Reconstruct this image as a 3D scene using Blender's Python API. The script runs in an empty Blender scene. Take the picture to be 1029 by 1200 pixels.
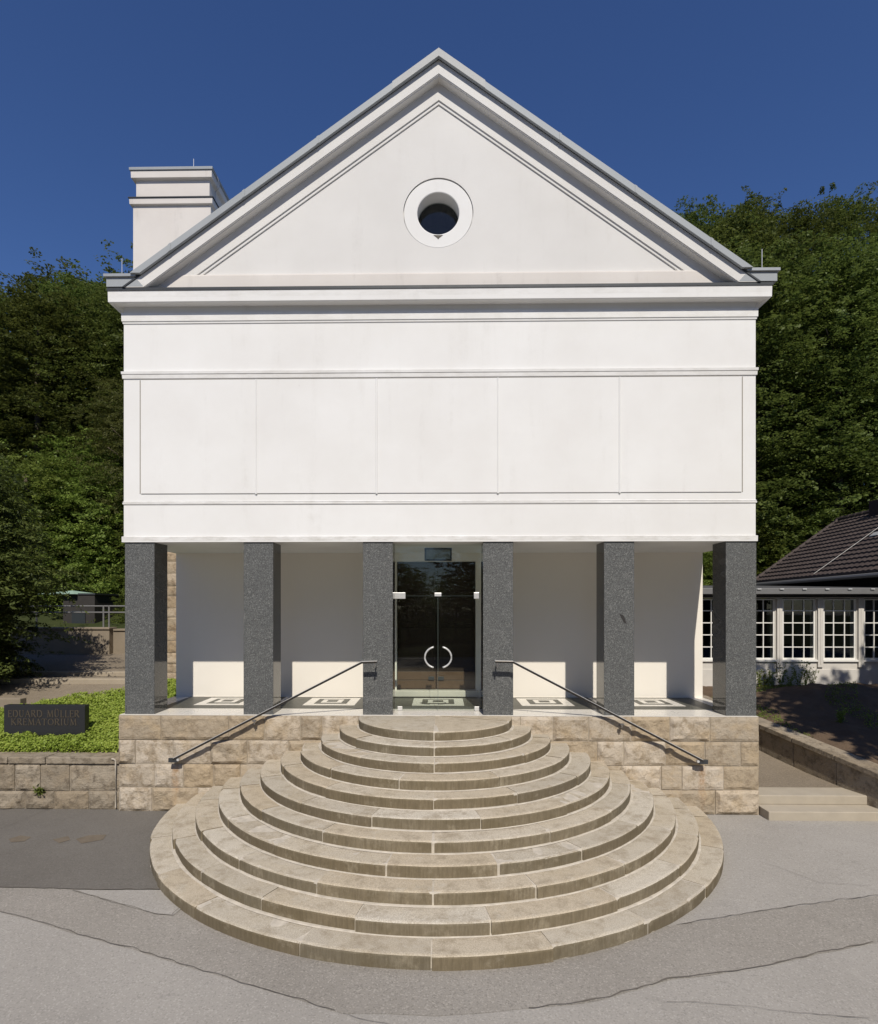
import bpy, bmesh, math, random
import numpy as np
from mathutils import Vector, noise as mnoise
S = bpy.context.scene
COL = S.collection
R = math.radians

# ------------------------------------------------------------------ camera, sky, sun, exposure
YAW, F, PX0, PY0 = R(0.92), 691.0, 504.5, 713.0
CAM = Vector((0.05, -10.1, 3.48))
cd = bpy.data.cameras.new('camera'); cam = bpy.data.objects.new('camera', cd); COL.objects.link(cam)
cam.location = CAM; cam.rotation_euler = (R(90), 0, YAW)
cd.sensor_fit = 'VERTICAL'; cd.sensor_height = 36; cd.sensor_width = 36
cd.lens = F / 1200 * 36
cd.shift_x = (514.5 - PX0) / 1200; cd.shift_y = (PY0 - 600) / 1200
cd.clip_start = 0.1; cd.clip_end = 3000
S.camera = cam
SUN_EL, SUN_SX = R(47.5), 0.115            # the sun stands behind the viewer, a little to the right
w = bpy.data.worlds.new('World'); S.world = w; w.use_nodes = True
wn = w.node_tree; wn.nodes.clear()
sky = wn.nodes.new('ShaderNodeTexSky'); sky.sky_type = 'NISHITA'; sky.sun_disc = False
sky.sun_elevation = SUN_EL; sky.sun_rotation = math.atan2(SUN_SX, -1)
sky.altitude = 300; sky.air_density = 1.0; sky.dust_density = 0.45; sky.ozone_density = 6.0
bgn = wn.nodes.new('ShaderNodeBackground'); bgn.inputs[1].default_value = 0.07
won = wn.nodes.new('ShaderNodeOutputWorld')
hsv = wn.nodes.new('ShaderNodeHueSaturation'); hsv.inputs['Hue'].default_value = .511; hsv.inputs['Saturation'].default_value = 1.12; hsv.inputs['Value'].default_value = 1.31
wn.links.new(sky.outputs[0], hsv.inputs['Color']); wn.links.new(hsv.outputs[0], bgn.inputs[0]); wn.links.new(bgn.outputs[0], won.inputs[0])
sl = bpy.data.lights.new('sun', 'SUN'); sl.energy = 4.2; sl.angle = R(0.53); sl.color = (1.0, 0.925, 0.81)
so = bpy.data.objects.new('sun', sl); COL.objects.link(so); so.location = (6, -30, 35)
sd = Vector((-SUN_SX, 1, -math.tan(SUN_EL) * math.hypot(1, SUN_SX)))
so.rotation_euler = sd.to_track_quat('-Z', 'Y').to_euler()
S.view_settings.view_transform = 'Standard'; S.view_settings.look = 'None'
S.view_settings.exposure = 0.05; S.view_settings.gamma = 1
try:
    S.cycles.use_denoising = True; S.cycles.denoiser = 'OPENIMAGEDENOISE'
    S.cycles.max_bounces = 8; S.cycles.transparent_max_bounces = 12; S.cycles.use_adaptive_sampling = True
    S.cycles.sample_clamp_indirect = 6
    S.cycles.caustics_reflective = False; S.cycles.caustics_refractive = False
except Exception: pass

# ------------------------------------------------------------------ measuring helpers (photo pixel -> place)
_fw = Vector((-math.sin(YAW), math.cos(YAW), 0)); _rt = Vector((math.cos(YAW), math.sin(YAW), 0))
def ray(px, py): return _fw + _rt * ((px - PX0) / F) + Vector((0, 0, (PY0 - py) / F))
def atY(px, py, Y):
    d = ray(px, py); return CAM + d * ((Y - CAM.y) / d.y)
def atZ(px, py, Z):
    d = ray(px, py); return CAM + d * ((Z - CAM.z) / d.z)
def zz(py, o=0.0): return 3.48 + (713 - py) * (10.1 - o) / F      # height on the facade's middle line, o in front of it
random.seed(7)

# ------------------------------------------------------------------ mesh helper
class MB:
    def __init__(s): s.v = []; s.f = []; s.m = []; s.c = []; s.smooth = False
    def quad(s, pts, m=0, c=0.5):
        b = len(s.v); s.v += [tuple(p) for p in pts]; s.f.append(tuple(range(b, b + len(pts)))); s.m.append(m); s.c.append(c)
    def faces(s, verts, faces, m=0, c=0.5):
        b = len(s.v); s.v += [tuple(p) for p in verts]
        for f in faces: s.f.append(tuple(b + i for i in f)); s.m.append(m); s.c.append(c)
    def box(s, x0, x1, y0, y1, z0, z1, m=0, c=0.5):
        v = [(x0,y0,z0),(x1,y0,z0),(x1,y1,z0),(x0,y1,z0),(x0,y0,z1),(x1,y0,z1),(x1,y1,z1),(x0,y1,z1)]
        s.faces(v, [(0,3,2,1),(4,5,6,7),(0,1,5,4),(1,2,6,5),(2,3,7,6),(3,0,4,7)], m, c)
    def prism(s, poly, axis, a, b, m=0, c=0.5):
        # poly of 2-D points extruded along axis 'x','y','z' from a to b
        def P(p, t): return (t,p[0],p[1]) if axis == 'x' else (p[0],t,p[1]) if axis == 'y' else (p[0],p[1],t)
        n = len(poly); v = [P(p,a) for p in poly] + [P(p,b) for p in poly]
        f = [tuple(range(n)), tuple(range(2*n-1, n-1, -1))] + [(i, i+n, (i+1)%n+n, (i+1)%n) for i in range(n)]
        s.faces(v, f, m, c)
    def tube(s, pts, r, n=8, m=0, c=0.5, r1=None):
        pts = [Vector(p) for p in pts]; rings = []
        for i, p in enumerate(pts):
            d = (pts[min(i+1,len(pts)-1)] - pts[max(i-1,0)]).normalized()
            u = d.cross(Vector((0,0,1)));
            if u.length < 1e-3: u = d.cross(Vector((0,1,0)))
            u.normalize(); v = d.cross(u)
            rr = r if r1 is None else r + (r1 - r) * i / (len(pts) - 1)
            rings.append([p + u*math.cos(2*math.pi*k/n)*rr + v*math.sin(2*math.pi*k/n)*rr for k in range(n)])
        V = [q for rg in rings for q in rg]; Fs = []
        for i in range(len(pts)-1):
            for k in range(n): Fs.append((i*n+k, i*n+(k+1)%n, (i+1)*n+(k+1)%n, (i+1)*n+k))
        Fs += [tuple(range(n-1,-1,-1)), tuple(range((len(pts)-1)*n, len(pts)*n))]
        s.faces(V, Fs, m, c)
    def build(s, name, mats, parent=None, bevel=0, fix=True, smooth=False, segs=2):
        me = bpy.data.meshes.new(name); me.from_pydata(s.v, [], s.f)
        if not isinstance(mats, (list, tuple)): mats = [mats]
        for m in mats: me.materials.append(m)
        me.polygons.foreach_set('material_index', s.m)
        at = me.attributes.new('vary', 'FLOAT', 'FACE'); at.data.foreach_set('value', [float(x) for x in s.c])
        if fix:
            bm = bmesh.new(); bm.from_mesh(me); bmesh.ops.recalc_face_normals(bm, faces=bm.faces); bm.to_mesh(me); bm.free()
        if smooth: me.polygons.foreach_set('use_smooth', [True]*len(me.polygons))
        me.update()
        o = bpy.data.objects.new(name, me); COL.objects.link(o)
        if parent: o.parent = parent; o.matrix_parent_inverse = parent.matrix_basis.inverted()
        if bevel:
            b = o.modifiers.new('bevel', 'BEVEL'); b.width = bevel; b.segments = segs; b.limit_method = 'ANGLE'; b.angle_limit = R(40)
        return o
def sweep(mb, prof, hw, y0, y1, cx=0.0, m=0, close=True):
    """prof [(z, o)]: a moulded profile carried round a rectangle standing on x in cx±hw, y in y0..y1"""
    rings = [[(cx-hw-o, y0-o, z), (cx+hw+o, y0-o, z), (cx+hw+o, y1, z), (cx-hw-o, y1, z)] for z, o in prof]
    V = [p for r in rings for p in r]; Fs = []
    for i in range(len(rings)-1):
        for k in range(4): Fs.append((i*4+k, i*4+(k+1)%4, i*4+4+(k+1)%4, i*4+4+k))
    if close: Fs += [(3,2,1,0), tuple(range(len(V)-4, len(V)))]
    mb.faces(V, Fs, m)
def empty(name, loc, label, cat, group=None):
    o = bpy.data.objects.new(name, None); o.location = loc; COL.objects.link(o); o.empty_display_size = 0.3
    o['label'] = label; o['category'] = cat
    if group: o['group'] = group
    return o
def tag(o, label, cat, group=None, kind=None):
    o['label'] = label; o['category'] = cat
    if group: o['group'] = group
    if kind: o['kind'] = kind
    return o
def struct(o): o['kind'] = 'structure'; return o

# ------------------------------------------------------------------ materials
class NT:
    def __init__(s, name):
        s.mat = bpy.data.materials.new(name); s.mat.use_nodes = True; s.t = s.mat.node_tree
        s.p = s.t.nodes['Principled BSDF']; s.out = s.t.nodes['Material Output']
        s.geo = s.n('ShaderNodeNewGeometry')
    def n(s, ty, **kw):
        x = s.t.nodes.new(ty)
        for k, v in kw.items(): setattr(x, k, v)
        return x
    def l(s, a, b): s.t.links.new(a, b)
    def pos(s, sc=(1,1,1)):
        mp = s.n('ShaderNodeMapping'); mp.inputs['Scale'].default_value = sc; s.l(s.geo.outputs['Position'], mp.inputs['Vector']); return mp.outputs[0]
    def noise(s, scale, detail=4, rough=0.55, vec=None, dist=0):
        x = s.n('ShaderNodeTexNoise'); x.inputs['Scale'].default_value = scale; x.inputs['Detail'].default_value = detail
        x.inputs['Roughness'].default_value = rough; x.inputs['Distortion'].default_value = dist
        s.l(vec if vec is not None else s.geo.outputs['Position'], x.inputs['Vector']); return x.outputs['Fac']
    def voro(s, scale, feature='F1', vec=None, out='Distance'):
        x = s.n('ShaderNodeTexVoronoi'); x.feature = feature; x.inputs['Scale'].default_value = scale
        s.l(vec if vec is not None else s.geo.outputs['Position'], x.inputs['Vector']); return x.outputs[out]
    def ramp(s, fac, stops):
        x = s.n('ShaderNodeValToRGB'); e = x.color_ramp.elements
        while len(e) > 1: e.remove(e[-1])
        e[0].position = stops[0][0]; e[0].color = col(stops[0][1])
        for p, c in stops[1:]: q = e.new(p); q.color = col(c)
        s.l(fac, x.inputs[0]); return x.outputs[0]
    def mix(s, fac, a, b, mode='MIX'):
        x = s.n('ShaderNodeMix', data_type='RGBA', blend_type=mode)
        for sock, v in ((x.inputs[0], fac), (x.inputs[6], a), (x.inputs[7], b)):
            if hasattr(v, 'is_linked'): s.l(v, sock)
            elif sock.type != 'RGBA': sock.default_value = v
            else: sock.default_value = col(v)
        return x.outputs[2]
    def math(s, op, a, b=0.0, clamp=False):
        x = s.n('ShaderNodeMath', operation=op); x.use_clamp = clamp
        for sock, v in ((x.inputs[0], a), (x.inputs[1], b)):
            if hasattr(v, 'is_linked'): s.l(v, sock)
            else: sock.default_value = v
        return x.outputs[0]
    def attr(s, name='vary'):
        x = s.n('ShaderNodeAttribute'); x.attribute_name = name; return x.outputs['Fac']
    def bump(s, h, strength=0.3, dist=0.01):
        x = s.n('ShaderNodeBump'); x.inputs['Strength'].default_value = strength; x.inputs['Distance'].default_value = dist
        s.l(h, x.inputs['Height']); s.l(x.outputs[0], s.p.inputs['Normal']); return x
    def base(s, c):
        if hasattr(c, 'is_linked'): s.l(c, s.p.inputs['Base Color'])
        else: s.p.inputs['Base Color'].default_value = col(c)
    def rough(s, r):
        if hasattr(r, 'is_linked'): s.l(r, s.p.inputs['Roughness'])
        else: s.p.inputs['Roughness'].default_value = r
    def spec(s, v): s.p.inputs['Specular IOR Level'].default_value = v
    def metal(s, v=1.0): s.p.inputs['Metallic'].default_value = v
def col(c):
    if isinstance(c, (int, float)): return (c, c, c, 1)
    return tuple(c) + (1,) if len(c) == 3 else tuple(c)

def m_plaster(name='white_plaster', a=(.775,.78,.775), b=(.715,.712,.70), dirt=(.40,.38,.34), amount=0.45):
    t = NT(name)
    big = t.noise(0.55, 5, .6)
    c = t.mix(t.ramp(big, [(.35,0),(.7,1)]), a, b)
    st = t.noise(1.0, 5, .65, t.pos((2.6, 2.6, .32)))
    fine = t.noise(5, 6, .7)
    k = t.math('MULTIPLY', t.ramp(st, [(.55,0),(.82,1)]), t.ramp(fine, [(.4,0),(.75,1)]))
    c = t.mix(t.math('MULTIPLY', k, amount), c, dirt)
    c = t.mix(t.math('MULTIPLY', t.ramp(t.voro(.7), [(.0,1),(.018,0)]), .45), c, (.25,.23,.2))
    sz = t.n('ShaderNodeSeparateXYZ'); t.l(t.geo.outputs['Position'], sz.inputs[0])
    for z0, z1, am in ((4.64,4.725,.5),(zz(441.8),zz(433),.3),(zz(377),zz(364),.2),(zz(352),zz(337),.22),(zz(590.6),zz(586),.35)):
        band = t.math('MULTIPLY', t.math('GREATER_THAN', sz.outputs[2], z0), t.math('LESS_THAN', sz.outputs[2], z1))
        gr = t.ramp(t.noise(2.2, 8, .75, t.pos((1,1,3))), [(.42,0),(.68,1)])
        c = t.mix(t.math('MULTIPLY', t.math('MULTIPLY', band, gr), am), c, (.36,.34,.29))
    t.base(c); t.rough(.85); t.spec(.25)
    h = t.math('ADD', t.noise(140, 3, .6), t.math('MULTIPLY', t.noise(3.5, 4, .6), 1.6))
    t.bump(h, .22, .004); return t.mat
PLASTER = m_plaster()
PLASTER_DIRTY = m_plaster('stained_plaster', (.70,.67,.635), (.62,.585,.55), (.22,.20,.18), .8)
PLASTER_G = m_plaster('greyed_plaster', (.70,.695,.68), (.64,.632,.615), (.36,.34,.31), .5)
PLASTER_IN = m_plaster('portico_plaster', (.82,.782,.71), (.79,.752,.685), (.5,.47,.42), .12)
def m_zinc():
    t = NT('zinc_sheet'); n1 = t.noise(1.4, 4, .6, t.pos((1,1,.4)))
    t.base(t.mix(n1, (.26,.285,.305), (.37,.395,.415))); t.rough(t.math('ADD', t.math('MULTIPLY', n1, .2), .55)); t.metal(.1); return t.mat
ZINC = m_zinc()
def m_flat(name, c, r=.6, metal=0, var=.12, scale=6, spec=.4):
    t = NT(name); n1 = t.noise(scale, 5, .6)
    lo = tuple(x*(1-var) for x in c); hi = tuple(min(1,x*(1+var)) for x in c)
    t.base(t.mix(n1, lo, hi)); t.rough(t.math('ADD', t.math('MULTIPLY', t.noise(scale*3,3), .15), r-.07)); t.metal(metal); t.spec(spec); return t.mat
DARK_METAL = m_flat('dark_flashing', (.05,.055,.06), .5, .3)
STEEL = m_flat('brushed_steel', (.42,.41,.40), .32, 1.0, .1, 30)
RAIL_METAL = m_flat('burnished_bronze', (.09,.082,.075), .3, .9, .2, 25)
SATIN = m_flat('satin_steel', (.75,.75,.74), .35, .5, .05, 30)
def m_granite(name, rough, dark=1.0, bumpy=True):
    t = NT(name)
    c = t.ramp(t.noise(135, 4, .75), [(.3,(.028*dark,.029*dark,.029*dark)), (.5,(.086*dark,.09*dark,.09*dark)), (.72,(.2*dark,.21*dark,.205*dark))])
    v = t.voro(85, out='Color'); sp = t.n('ShaderNodeSeparateColor'); t.l(v, sp.inputs[0])
    c = t.mix(t.ramp(sp.outputs[0], [(.80,0),(.86,.5)]), c, (.27*dark,.275*dark,.26*dark))
    c = t.mix(t.ramp(sp.outputs[1], [(.74,0),(.80,.75)]), c, (.032*dark,.032*dark,.033*dark))
    big = t.noise(1.1, 5, .6); c = t.mix(t.ramp(big, [(.3,.0),(.75,.28)]), c, (.10*dark,.105*dark,.105*dark))
    st = t.noise(1.5, 4, .6, t.pos((1.2,1.2,.7)), 1.5)
    vein = t.ramp(t.math('ABSOLUTE', t.math('SUBTRACT', t.noise(.6, 3, .5, t.pos((.4,.4,1.6))), .5)), [(0,.5),(.004,0)])
    c = t.mix(t.math('MULTIPLY', vein, .3), c, (.3,.3,.29))
    t.base(c); t.rough(rough); t.spec(.5)
    if bumpy: t.bump(t.noise(110, 3, .7), .35, .004)
    return t.mat
GRANITE = m_granite('flamed_granite', .7)
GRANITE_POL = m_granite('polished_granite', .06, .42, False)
def m_block(name, a, b, dk, warm, rust=False, bumps=.9):
    t = NT(name); v = t.attr()
    c = t.ramp(v, [(0,a),(.3,b),(.5,tuple((x+y)/2 for x,y in zip(a,warm))),(.75,tuple(x*.9 for x in a)),(1,b)])
    wn_ = t.noise(2.6, 5, .65); c = t.mix(t.ramp(wn_, [(.5,0),(.72,.75)]), c, warm)
    gn = t.noise(5.5, 8, .76); c = t.mix(t.ramp(gn, [(.38,.85),(.52,0)]), c, dk)
    sn = t.noise(38, 4, .7); c = t.mix(t.math('MULTIPLY', sn, .28), c, dk)
    if rust:
        # rust runs below the two handrail ends, real stains on the stone
        sx = t.n('ShaderNodeSeparateXYZ'); t.l(t.geo.outputs['Position'], sx.inputs[0])
        for X in rust:
            d = t.math('ABSOLUTE', t.math('SUBTRACT', t.math('ADD', sx.outputs[0], t.math('MULTIPLY', t.math('SUBTRACT', t.noise(6,3), .5), .05)), X))
            k = t.math('MULTIPLY', t.ramp(d, [(.02,1),(.075,0)]), t.ramp(sx.outputs[2], [(.15,.15),(.6,1),(.78,1),(.84,0)]))
            c = t.mix(t.math('MULTIPLY', t.math('MULTIPLY', k, t.ramp(t.noise(9,5,.7), [(.35,0),(.6,1)])), .6), c, (.33,.17,.06))
    # splash dirt near the ground
    t.base(c); t.rough(.9); t.spec(.2)
    t.bump(t.math('ADD', t.noise(45,5,.7), t.math('MULTIPLY', t.noise(12,4,.65), 2)), bumps, .012); return t.mat
STONE = m_block('rock_faced_sandstone', (.40,.34,.26), (.56,.495,.41), (.27,.215,.15), (.47,.36,.225), (-4.47, 4.47))
STONE_L = m_block('weathered_sandstone', (.30,.255,.195), (.37,.32,.25), (.14,.115,.085), (.32,.25,.165))
STONE_P = m_block('hewn_sandstone', (.40,.33,.24), (.52,.44,.34), (.2,.15,.1), (.42,.30,.18))
MORTAR = m_flat('pale_mortar', (.50,.455,.385), .95, 0, .45, 9, .1)
MORTAR_D = m_flat('grey_mortar', (.34,.295,.235), .95, 0, .25, 9, .1)
def m_tread():
    t = NT('worn_sandstone_tread'); v = t.attr()
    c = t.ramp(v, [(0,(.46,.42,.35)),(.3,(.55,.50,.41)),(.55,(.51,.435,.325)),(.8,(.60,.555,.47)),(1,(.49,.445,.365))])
    sh = t.n('ShaderNodeVectorMath', operation='ADD'); cb = t.n('ShaderNodeCombineXYZ'); t.l(t.math('MULTIPLY', v, 41.0), cb.inputs[0]); t.l(t.math('MULTIPLY', v, 23.0), cb.inputs[1])
    t.l(t.geo.outputs['Position'], sh.inputs[0]); t.l(cb.outputs[0], sh.inputs[1]); P = sh.outputs[0]
    n1 = t.noise(1.3, 6, .66, P); c = t.mix(t.ramp(n1, [(.48,0),(.66,.55)]), c, (.45,.375,.26))
    n2 = t.noise(4.2, 8, .76, P); c = t.mix(t.ramp(n2, [(.36,.75),(.51,0)]), c, (.31,.26,.19))
    n4 = t.noise(2.6, 8, .72, P); c = t.mix(t.ramp(n4, [(.54,0),(.70,.65)]), c, (.60,.565,.49))
    n3 = t.noise(85, 4, .75); c = t.mix(t.math('MULTIPLY', t.ramp(n3, [(.38,1),(.6,0)]), .55), c, (.22,.18,.125))
    c = t.mix(t.ramp(t.voro(5.2), [(.0,.7),(.03,0)]), c, (.14,.11,.07))
    t.base(c); t.rough(.88); t.spec(.2)
    t.bump(t.math('ADD', t.noise(70,4,.7), t.math('MULTIPLY', t.noise(6,4,.6),2.2)), .4, .008); return t.mat
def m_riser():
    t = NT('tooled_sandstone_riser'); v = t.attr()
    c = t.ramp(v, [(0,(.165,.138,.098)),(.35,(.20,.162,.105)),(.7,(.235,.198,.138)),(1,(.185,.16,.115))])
    n1 = t.noise(2.0, 7, .68); c = t.mix(t.ramp(n1, [(.42,0),(.62,.7)]), c, (.15,.122,.075))
    n0 = t.noise(3.2, 8, .74); c = t.mix(t.ramp(n0, [(.53,0),(.68,.75)]), c, (.35,.305,.225))
    n2 = t.noise(34, 4, .7, t.pos((1,1,.12))); c = t.mix(t.ramp(n2, [(.36,.45),(.6,0)]), c, (.105,.085,.055))
    t.base(c); t.rough(.92); t.spec(.15)
    t.bump(t.noise(40,4,.7,t.pos((1.6,1.6,.2))), .6, .010); return t.mat
TREAD, RISER = m_tread(), m_riser()
def m_asphalt(name, a, b, grit=.5, crack=True, stains=True):
    t = NT(name)
    c = t.mix(t.ramp(t.noise(.45, 6, .62), [(.32,0),(.7,1)]), a, b)
    g = t.noise(60, 5, .85); dk = tuple(x*.55 for x in a); lt = tuple(min(1,x*1.4) for x in b)
    c = t.mix(t.math('MULTIPLY', t.ramp(g, [(.3,1),(.5,0)]), grit), c, dk)
    c = t.mix(t.math('MULTIPLY', t.ramp(g, [(.55,0),(.75,1)]), grit), c, lt)
    if stains:
        s1 = t.noise(1.1, 7, .7); c = t.mix(t.ramp(s1, [(.58,0),(.78,.4)]), c, tuple(x*.6 for x in a))
        s2 = t.noise(2.8, 7, .7, t.pos((1,.6,1))); c = t.mix(t.ramp(s2, [(.60,0),(.8,.35)]), c, lt)
        c = t.mix(t.ramp(t.voro(2.3), [(0,.75),(.022,0)]), c, .05)
    if crack:
        wv = t.n('ShaderNodeVectorMath', operation='ADD'); nn = t.n('ShaderNodeTexNoise'); nn.inputs['Scale'].default_value = 1.6; nn.inputs['Detail'].default_value = 6
        t.l(t.geo.outputs['Position'], nn.inputs['Vector']); t.l(t.geo.outputs['Position'], wv.inputs[0]); t.l(nn.outputs['Color'], wv.inputs[1])
        e = t.voro(.36, 'DISTANCE_TO_EDGE', wv.outputs[0])
        k = t.math('MULTIPLY', t.ramp(e, [(0,1),(.0028,0)]), t.ramp(t.noise(.5,3), [(.5,0),(.6,.22)]))
        c = t.mix(k, c, tuple(x*.32 for x in a))
    t.base(c); t.rough(.93); t.spec(.2)
    vv = t.voro(70, out='Color'); sp = t.n('ShaderNodeSeparateColor'); t.l(vv, sp.inputs[0])
    c = t.mix(t.ramp(sp.outputs[0], [(.86,0),(.9,grit*.8)]), c, lt); c = t.mix(t.ramp(sp.outputs[1], [(.86,0),(.9,grit*.8)]), c, dk); t.base(c)
    t.bump(t.math('ADD', g, t.math('MULTIPLY', t.noise(4,4), .8)), .7, .008); return t.mat
ASPH = m_asphalt('light_asphalt', (.315,.297,.27), (.375,.355,.325), .38)
ASPH_MID = m_asphalt('patched_asphalt', (.265,.246,.218), (.325,.303,.272), .5)
ASPH_DARK = m_asphalt('dark_asphalt', (.135,.125,.111), (.17,.159,.143), .35)
ASPH_PATH = m_asphalt('path_asphalt', (.19,.158,.118), (.25,.21,.162), .5, False)
CRACK = m_flat('asphalt_crack', (.15,.135,.117), .95, 0, .3, 20, .1)
RUST = m_flat('rust_stain', (.155,.13,.10), .95, 0, .3, 9, .1)
def m_leaf(name, a, b, trans=.38, c2=None, hsv=True):
    t = NT(name); r = t.geo.outputs['Random Per Island']
    c = t.mix(r, a, b)
    n1 = t.noise(.55, 3, .6); c = t.mix(t.ramp(n1, [(.38,0),(.66,.65)]), c, c2 or tuple(x*.6 for x in a))
    oi = t.n('ShaderNodeObjectInfo'); hs = t.n('ShaderNodeHueSaturation')
    t.l(t.math('ADD', t.math('MULTIPLY', oi.outputs['Random'], .03), .482), hs.inputs['Hue'])
    t.l(t.math('ADD', t.math('MULTIPLY', oi.outputs['Random'], .55), .75), hs.inputs['Value']); t.l(c, hs.inputs['Color'])
    if hsv: c = hs.outputs[0]
    t.base(c); t.rough(.55); t.spec(.3)
    tr = t.n('ShaderNodeBsdfTranslucent'); t.l(c, tr.inputs[0])
    ms = t.n('ShaderNodeMixShader'); ms.inputs[0].default_value = trans
    t.l(t.p.outputs[0], ms.inputs[1]); t.l(tr.outputs[0], ms.inputs[2]); t.l(ms.outputs[0], t.out.inputs[0]); return t.mat
LEAF = m_leaf('beech_leaves', (.082,.114,.024), (.165,.198,.048), .45, (.065,.092,.02))
LEAF_DK = m_leaf('conifer_needles', (.065,.10,.024), (.15,.19,.045), .35)
LEAF_LT = m_leaf('young_leaves', (.135,.19,.034), (.25,.315,.068), .45)
LEAF_OL = m_leaf('olive_leaves', (.10,.122,.03), (.17,.195,.05), .45)
COVER = m_leaf('groundcover_leaves', (.24,.33,.045), (.50,.57,.13), .4, (.22,.31,.04), False)
BARK = m_flat('bark', (.09,.075,.055), .95, 0, .4, 14, .1)
def m_soil():
    t = NT('soil'); c = t.mix(t.noise(3,6,.7), (.075,.054,.038), (.19,.135,.092)); t.base(c); t.rough(.97); t.spec(.1)
    t.bump(t.noise(22,6,.75), .8, .03); return t.mat
SOIL = m_soil()
def m_floor_grass():
    t = NT('forest_floor'); c = t.mix(t.noise(1.2,6,.7), (.02,.03,.01), (.06,.07,.025)); t.base(c); t.rough(.97); t.spec(.1); return t.mat
FOREST = m_floor_grass()
def m_glass(name, tint, mirror=1.0):
    t = NT(name); t.t.nodes.remove(t.p)
    tr = t.n('ShaderNodeBsdfTransparent'); tr.inputs[0].default_value = col(tint)
    gl = t.n('ShaderNodeBsdfGlossy'); gl.inputs['Roughness'].default_value = .01; gl.inputs['Color'].default_value = (mirror,)*3+(1,)
    lw = t.n('ShaderNodeLayerWeight'); lw.inputs[0].default_value = .5
    fr = t.math('ADD', t.math('MULTIPLY', t.math('POWER', lw.outputs['Facing'], 5.0), .95), .03)
    ms = t.n('ShaderNodeMixShader'); t.l(fr, ms.inputs[0]); t.l(tr.outputs[0], ms.inputs[1]); t.l(gl.outputs[0], ms.inputs[2])
    t.l(ms.outputs[0], t.out.inputs[0]); return t.mat
GLASS = m_glass('clear_glass', (.93,.96,.94))
WINGLASS = m_glass('window_glass', (.75,.78,.78))
GLASS_EDGE = m_flat('glass_edge', (.10,.13,.12), .3, 0, .05)
def m_wood():
    t = NT('dark_bronze_door'); c = t.mix(t.noise(4,5,.6,t.pos((6,6,.5))), (.024,.016,.011), (.04,.027,.018)); t.base(c); t.rough(.5); t.spec(.2); return t.mat
DOOR = m_wood()
SUNLIT_FOOT = m_flat('sunlit_door_brown', (.11,.066,.038), .45, 0, .25, 6)  # sun on the door's foot, painted as a lighter brown than the door leaf
MARBLE_W = m_flat('white_marble', (.70,.67,.61), .28, 0, .07, 2.5)
MARBLE_D = m_flat('dark_marble', (.085,.084,.07), .42, 0, .35, 5, .3)
THRESH = m_flat('limestone_threshold', (.62,.58,.51), .6, 0, .12, 5)
def m_tile():
    t = NT('brown_roof_tile'); v = t.attr(); c = t.mix(v, (.060,.046,.041), (.082,.063,.056))
    c = t.mix(t.ramp(t.noise(2.5,5,.7), [(.5,0),(.75,.5)]), c, (.05,.043,.04))
    t.base(c); t.rough(.75); t.spec(.3); return t.mat
TILE = m_tile()
WHITE_PAINT = m_flat('white_paint', (.76,.75,.71), .5, 0, .06, 8)
WALL_PAINT = m_flat('weathered_white_wall', (.60,.575,.53), .85, 0, .16, 2.5)
ROOF_FELT = m_flat('grey_roof_felt', (.075,.075,.074), .85, 0, .2, 2)
EAVE_MET = m_flat('grey_eave_metal', (.20,.20,.20), .5, .3, .1)
DARK_IN_SHADE = m_flat('dark_interior_and_wall_shade', (.03,.03,.032), .9, 0, .3, 1)
BLACK_STONE = m_flat('black_granite_sign', (.022,.023,.026), .35, 0, .3, 60)
BRONZE = m_flat('worn_bronze_lettering', (.092,.075,.055), .55, .3, .2, 20)
CONCRETE = m_flat('brown_concrete', (.25,.21,.16), .9, 0, .3, 2.2, .2)
CHAIR = m_flat('blue_chair_cover', (.25,.33,.45), .7, 0, .1)
COPPER = m_flat('green_copper', (.30,.42,.34), .6, 0, .15)

# ------------------------------------------------------------------ the ground
g = MB(); g.quad([(-450,-450,0),(450,-450,0),(450,450,0),(-450,450,0)]); struct(g.build('asphalt_ground', ASPH))
def outline(name, pix, m, z, th=None):
    pts = []
    for i, (a, b) in enumerate(pix):
        a2, b2 = pix[(i+1) % len(pix)]
        p, q = atZ(a, b, 0), atZ(a2, b2, 0); n = max(1, int((q-p).length/.12))
        for k in range(n):
            r = p.lerp(q, k/n); j = mnoise.noise_vector(Vector((r.x*2.3, r.y*2.3, 3.1)))*.025
            pts.append((r.x + j.x, r.y + j.y, z))
    bm = bmesh.new(); vs = [bm.verts.new(p) for p in pts]
    es = [bm.edges.new((vs[i], vs[(i+1)%len(vs)])) for i in range(len(vs))]
    bmesh.ops.triangle_fill(bm, edges=es, use_beauty=True)
    me = bpy.data.meshes.new(name); 
    for f in bm.faces:
        if f.normal.z < 0: f.normal_flip()
    bm.to_mesh(me); bm.free(); me.materials.append(m)
    o = bpy.data.objects.new(name, me); COL.objects.link(o); return struct(o)
outline('asphalt_patch', [(-260,1000),(0,1040),(95,1043),(190,1043),(300,1060),(515,1095),(700,1090),(790,1085),(870,1072),(950,1060),(1029,1050),(1300,1000),
        (1300,1040),(1029,1105),(960,1118),(905,1131),(850,1140),(790,1148),(745,1160),(700,1172),(620,1183),(510,1191),(400,1188),(310,1160),(250,1142),(165,1115),(100,1098),(60,1085),(0,1069),(-260,1012)], ASPH_MID, .004)
outline('asphalt_patch', [(-300,944),(150,944),(330,944),(330,1000),(205,1043),(95,1043),(0,1040),(-300,1000)], ASPH_DARK, .008)
outline('asphalt_patch', [(88,1044),(190,1044),(260,1050),(216,1062),(202,1074),(182,1072),(140,1060)], ASPH, .012)
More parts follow.
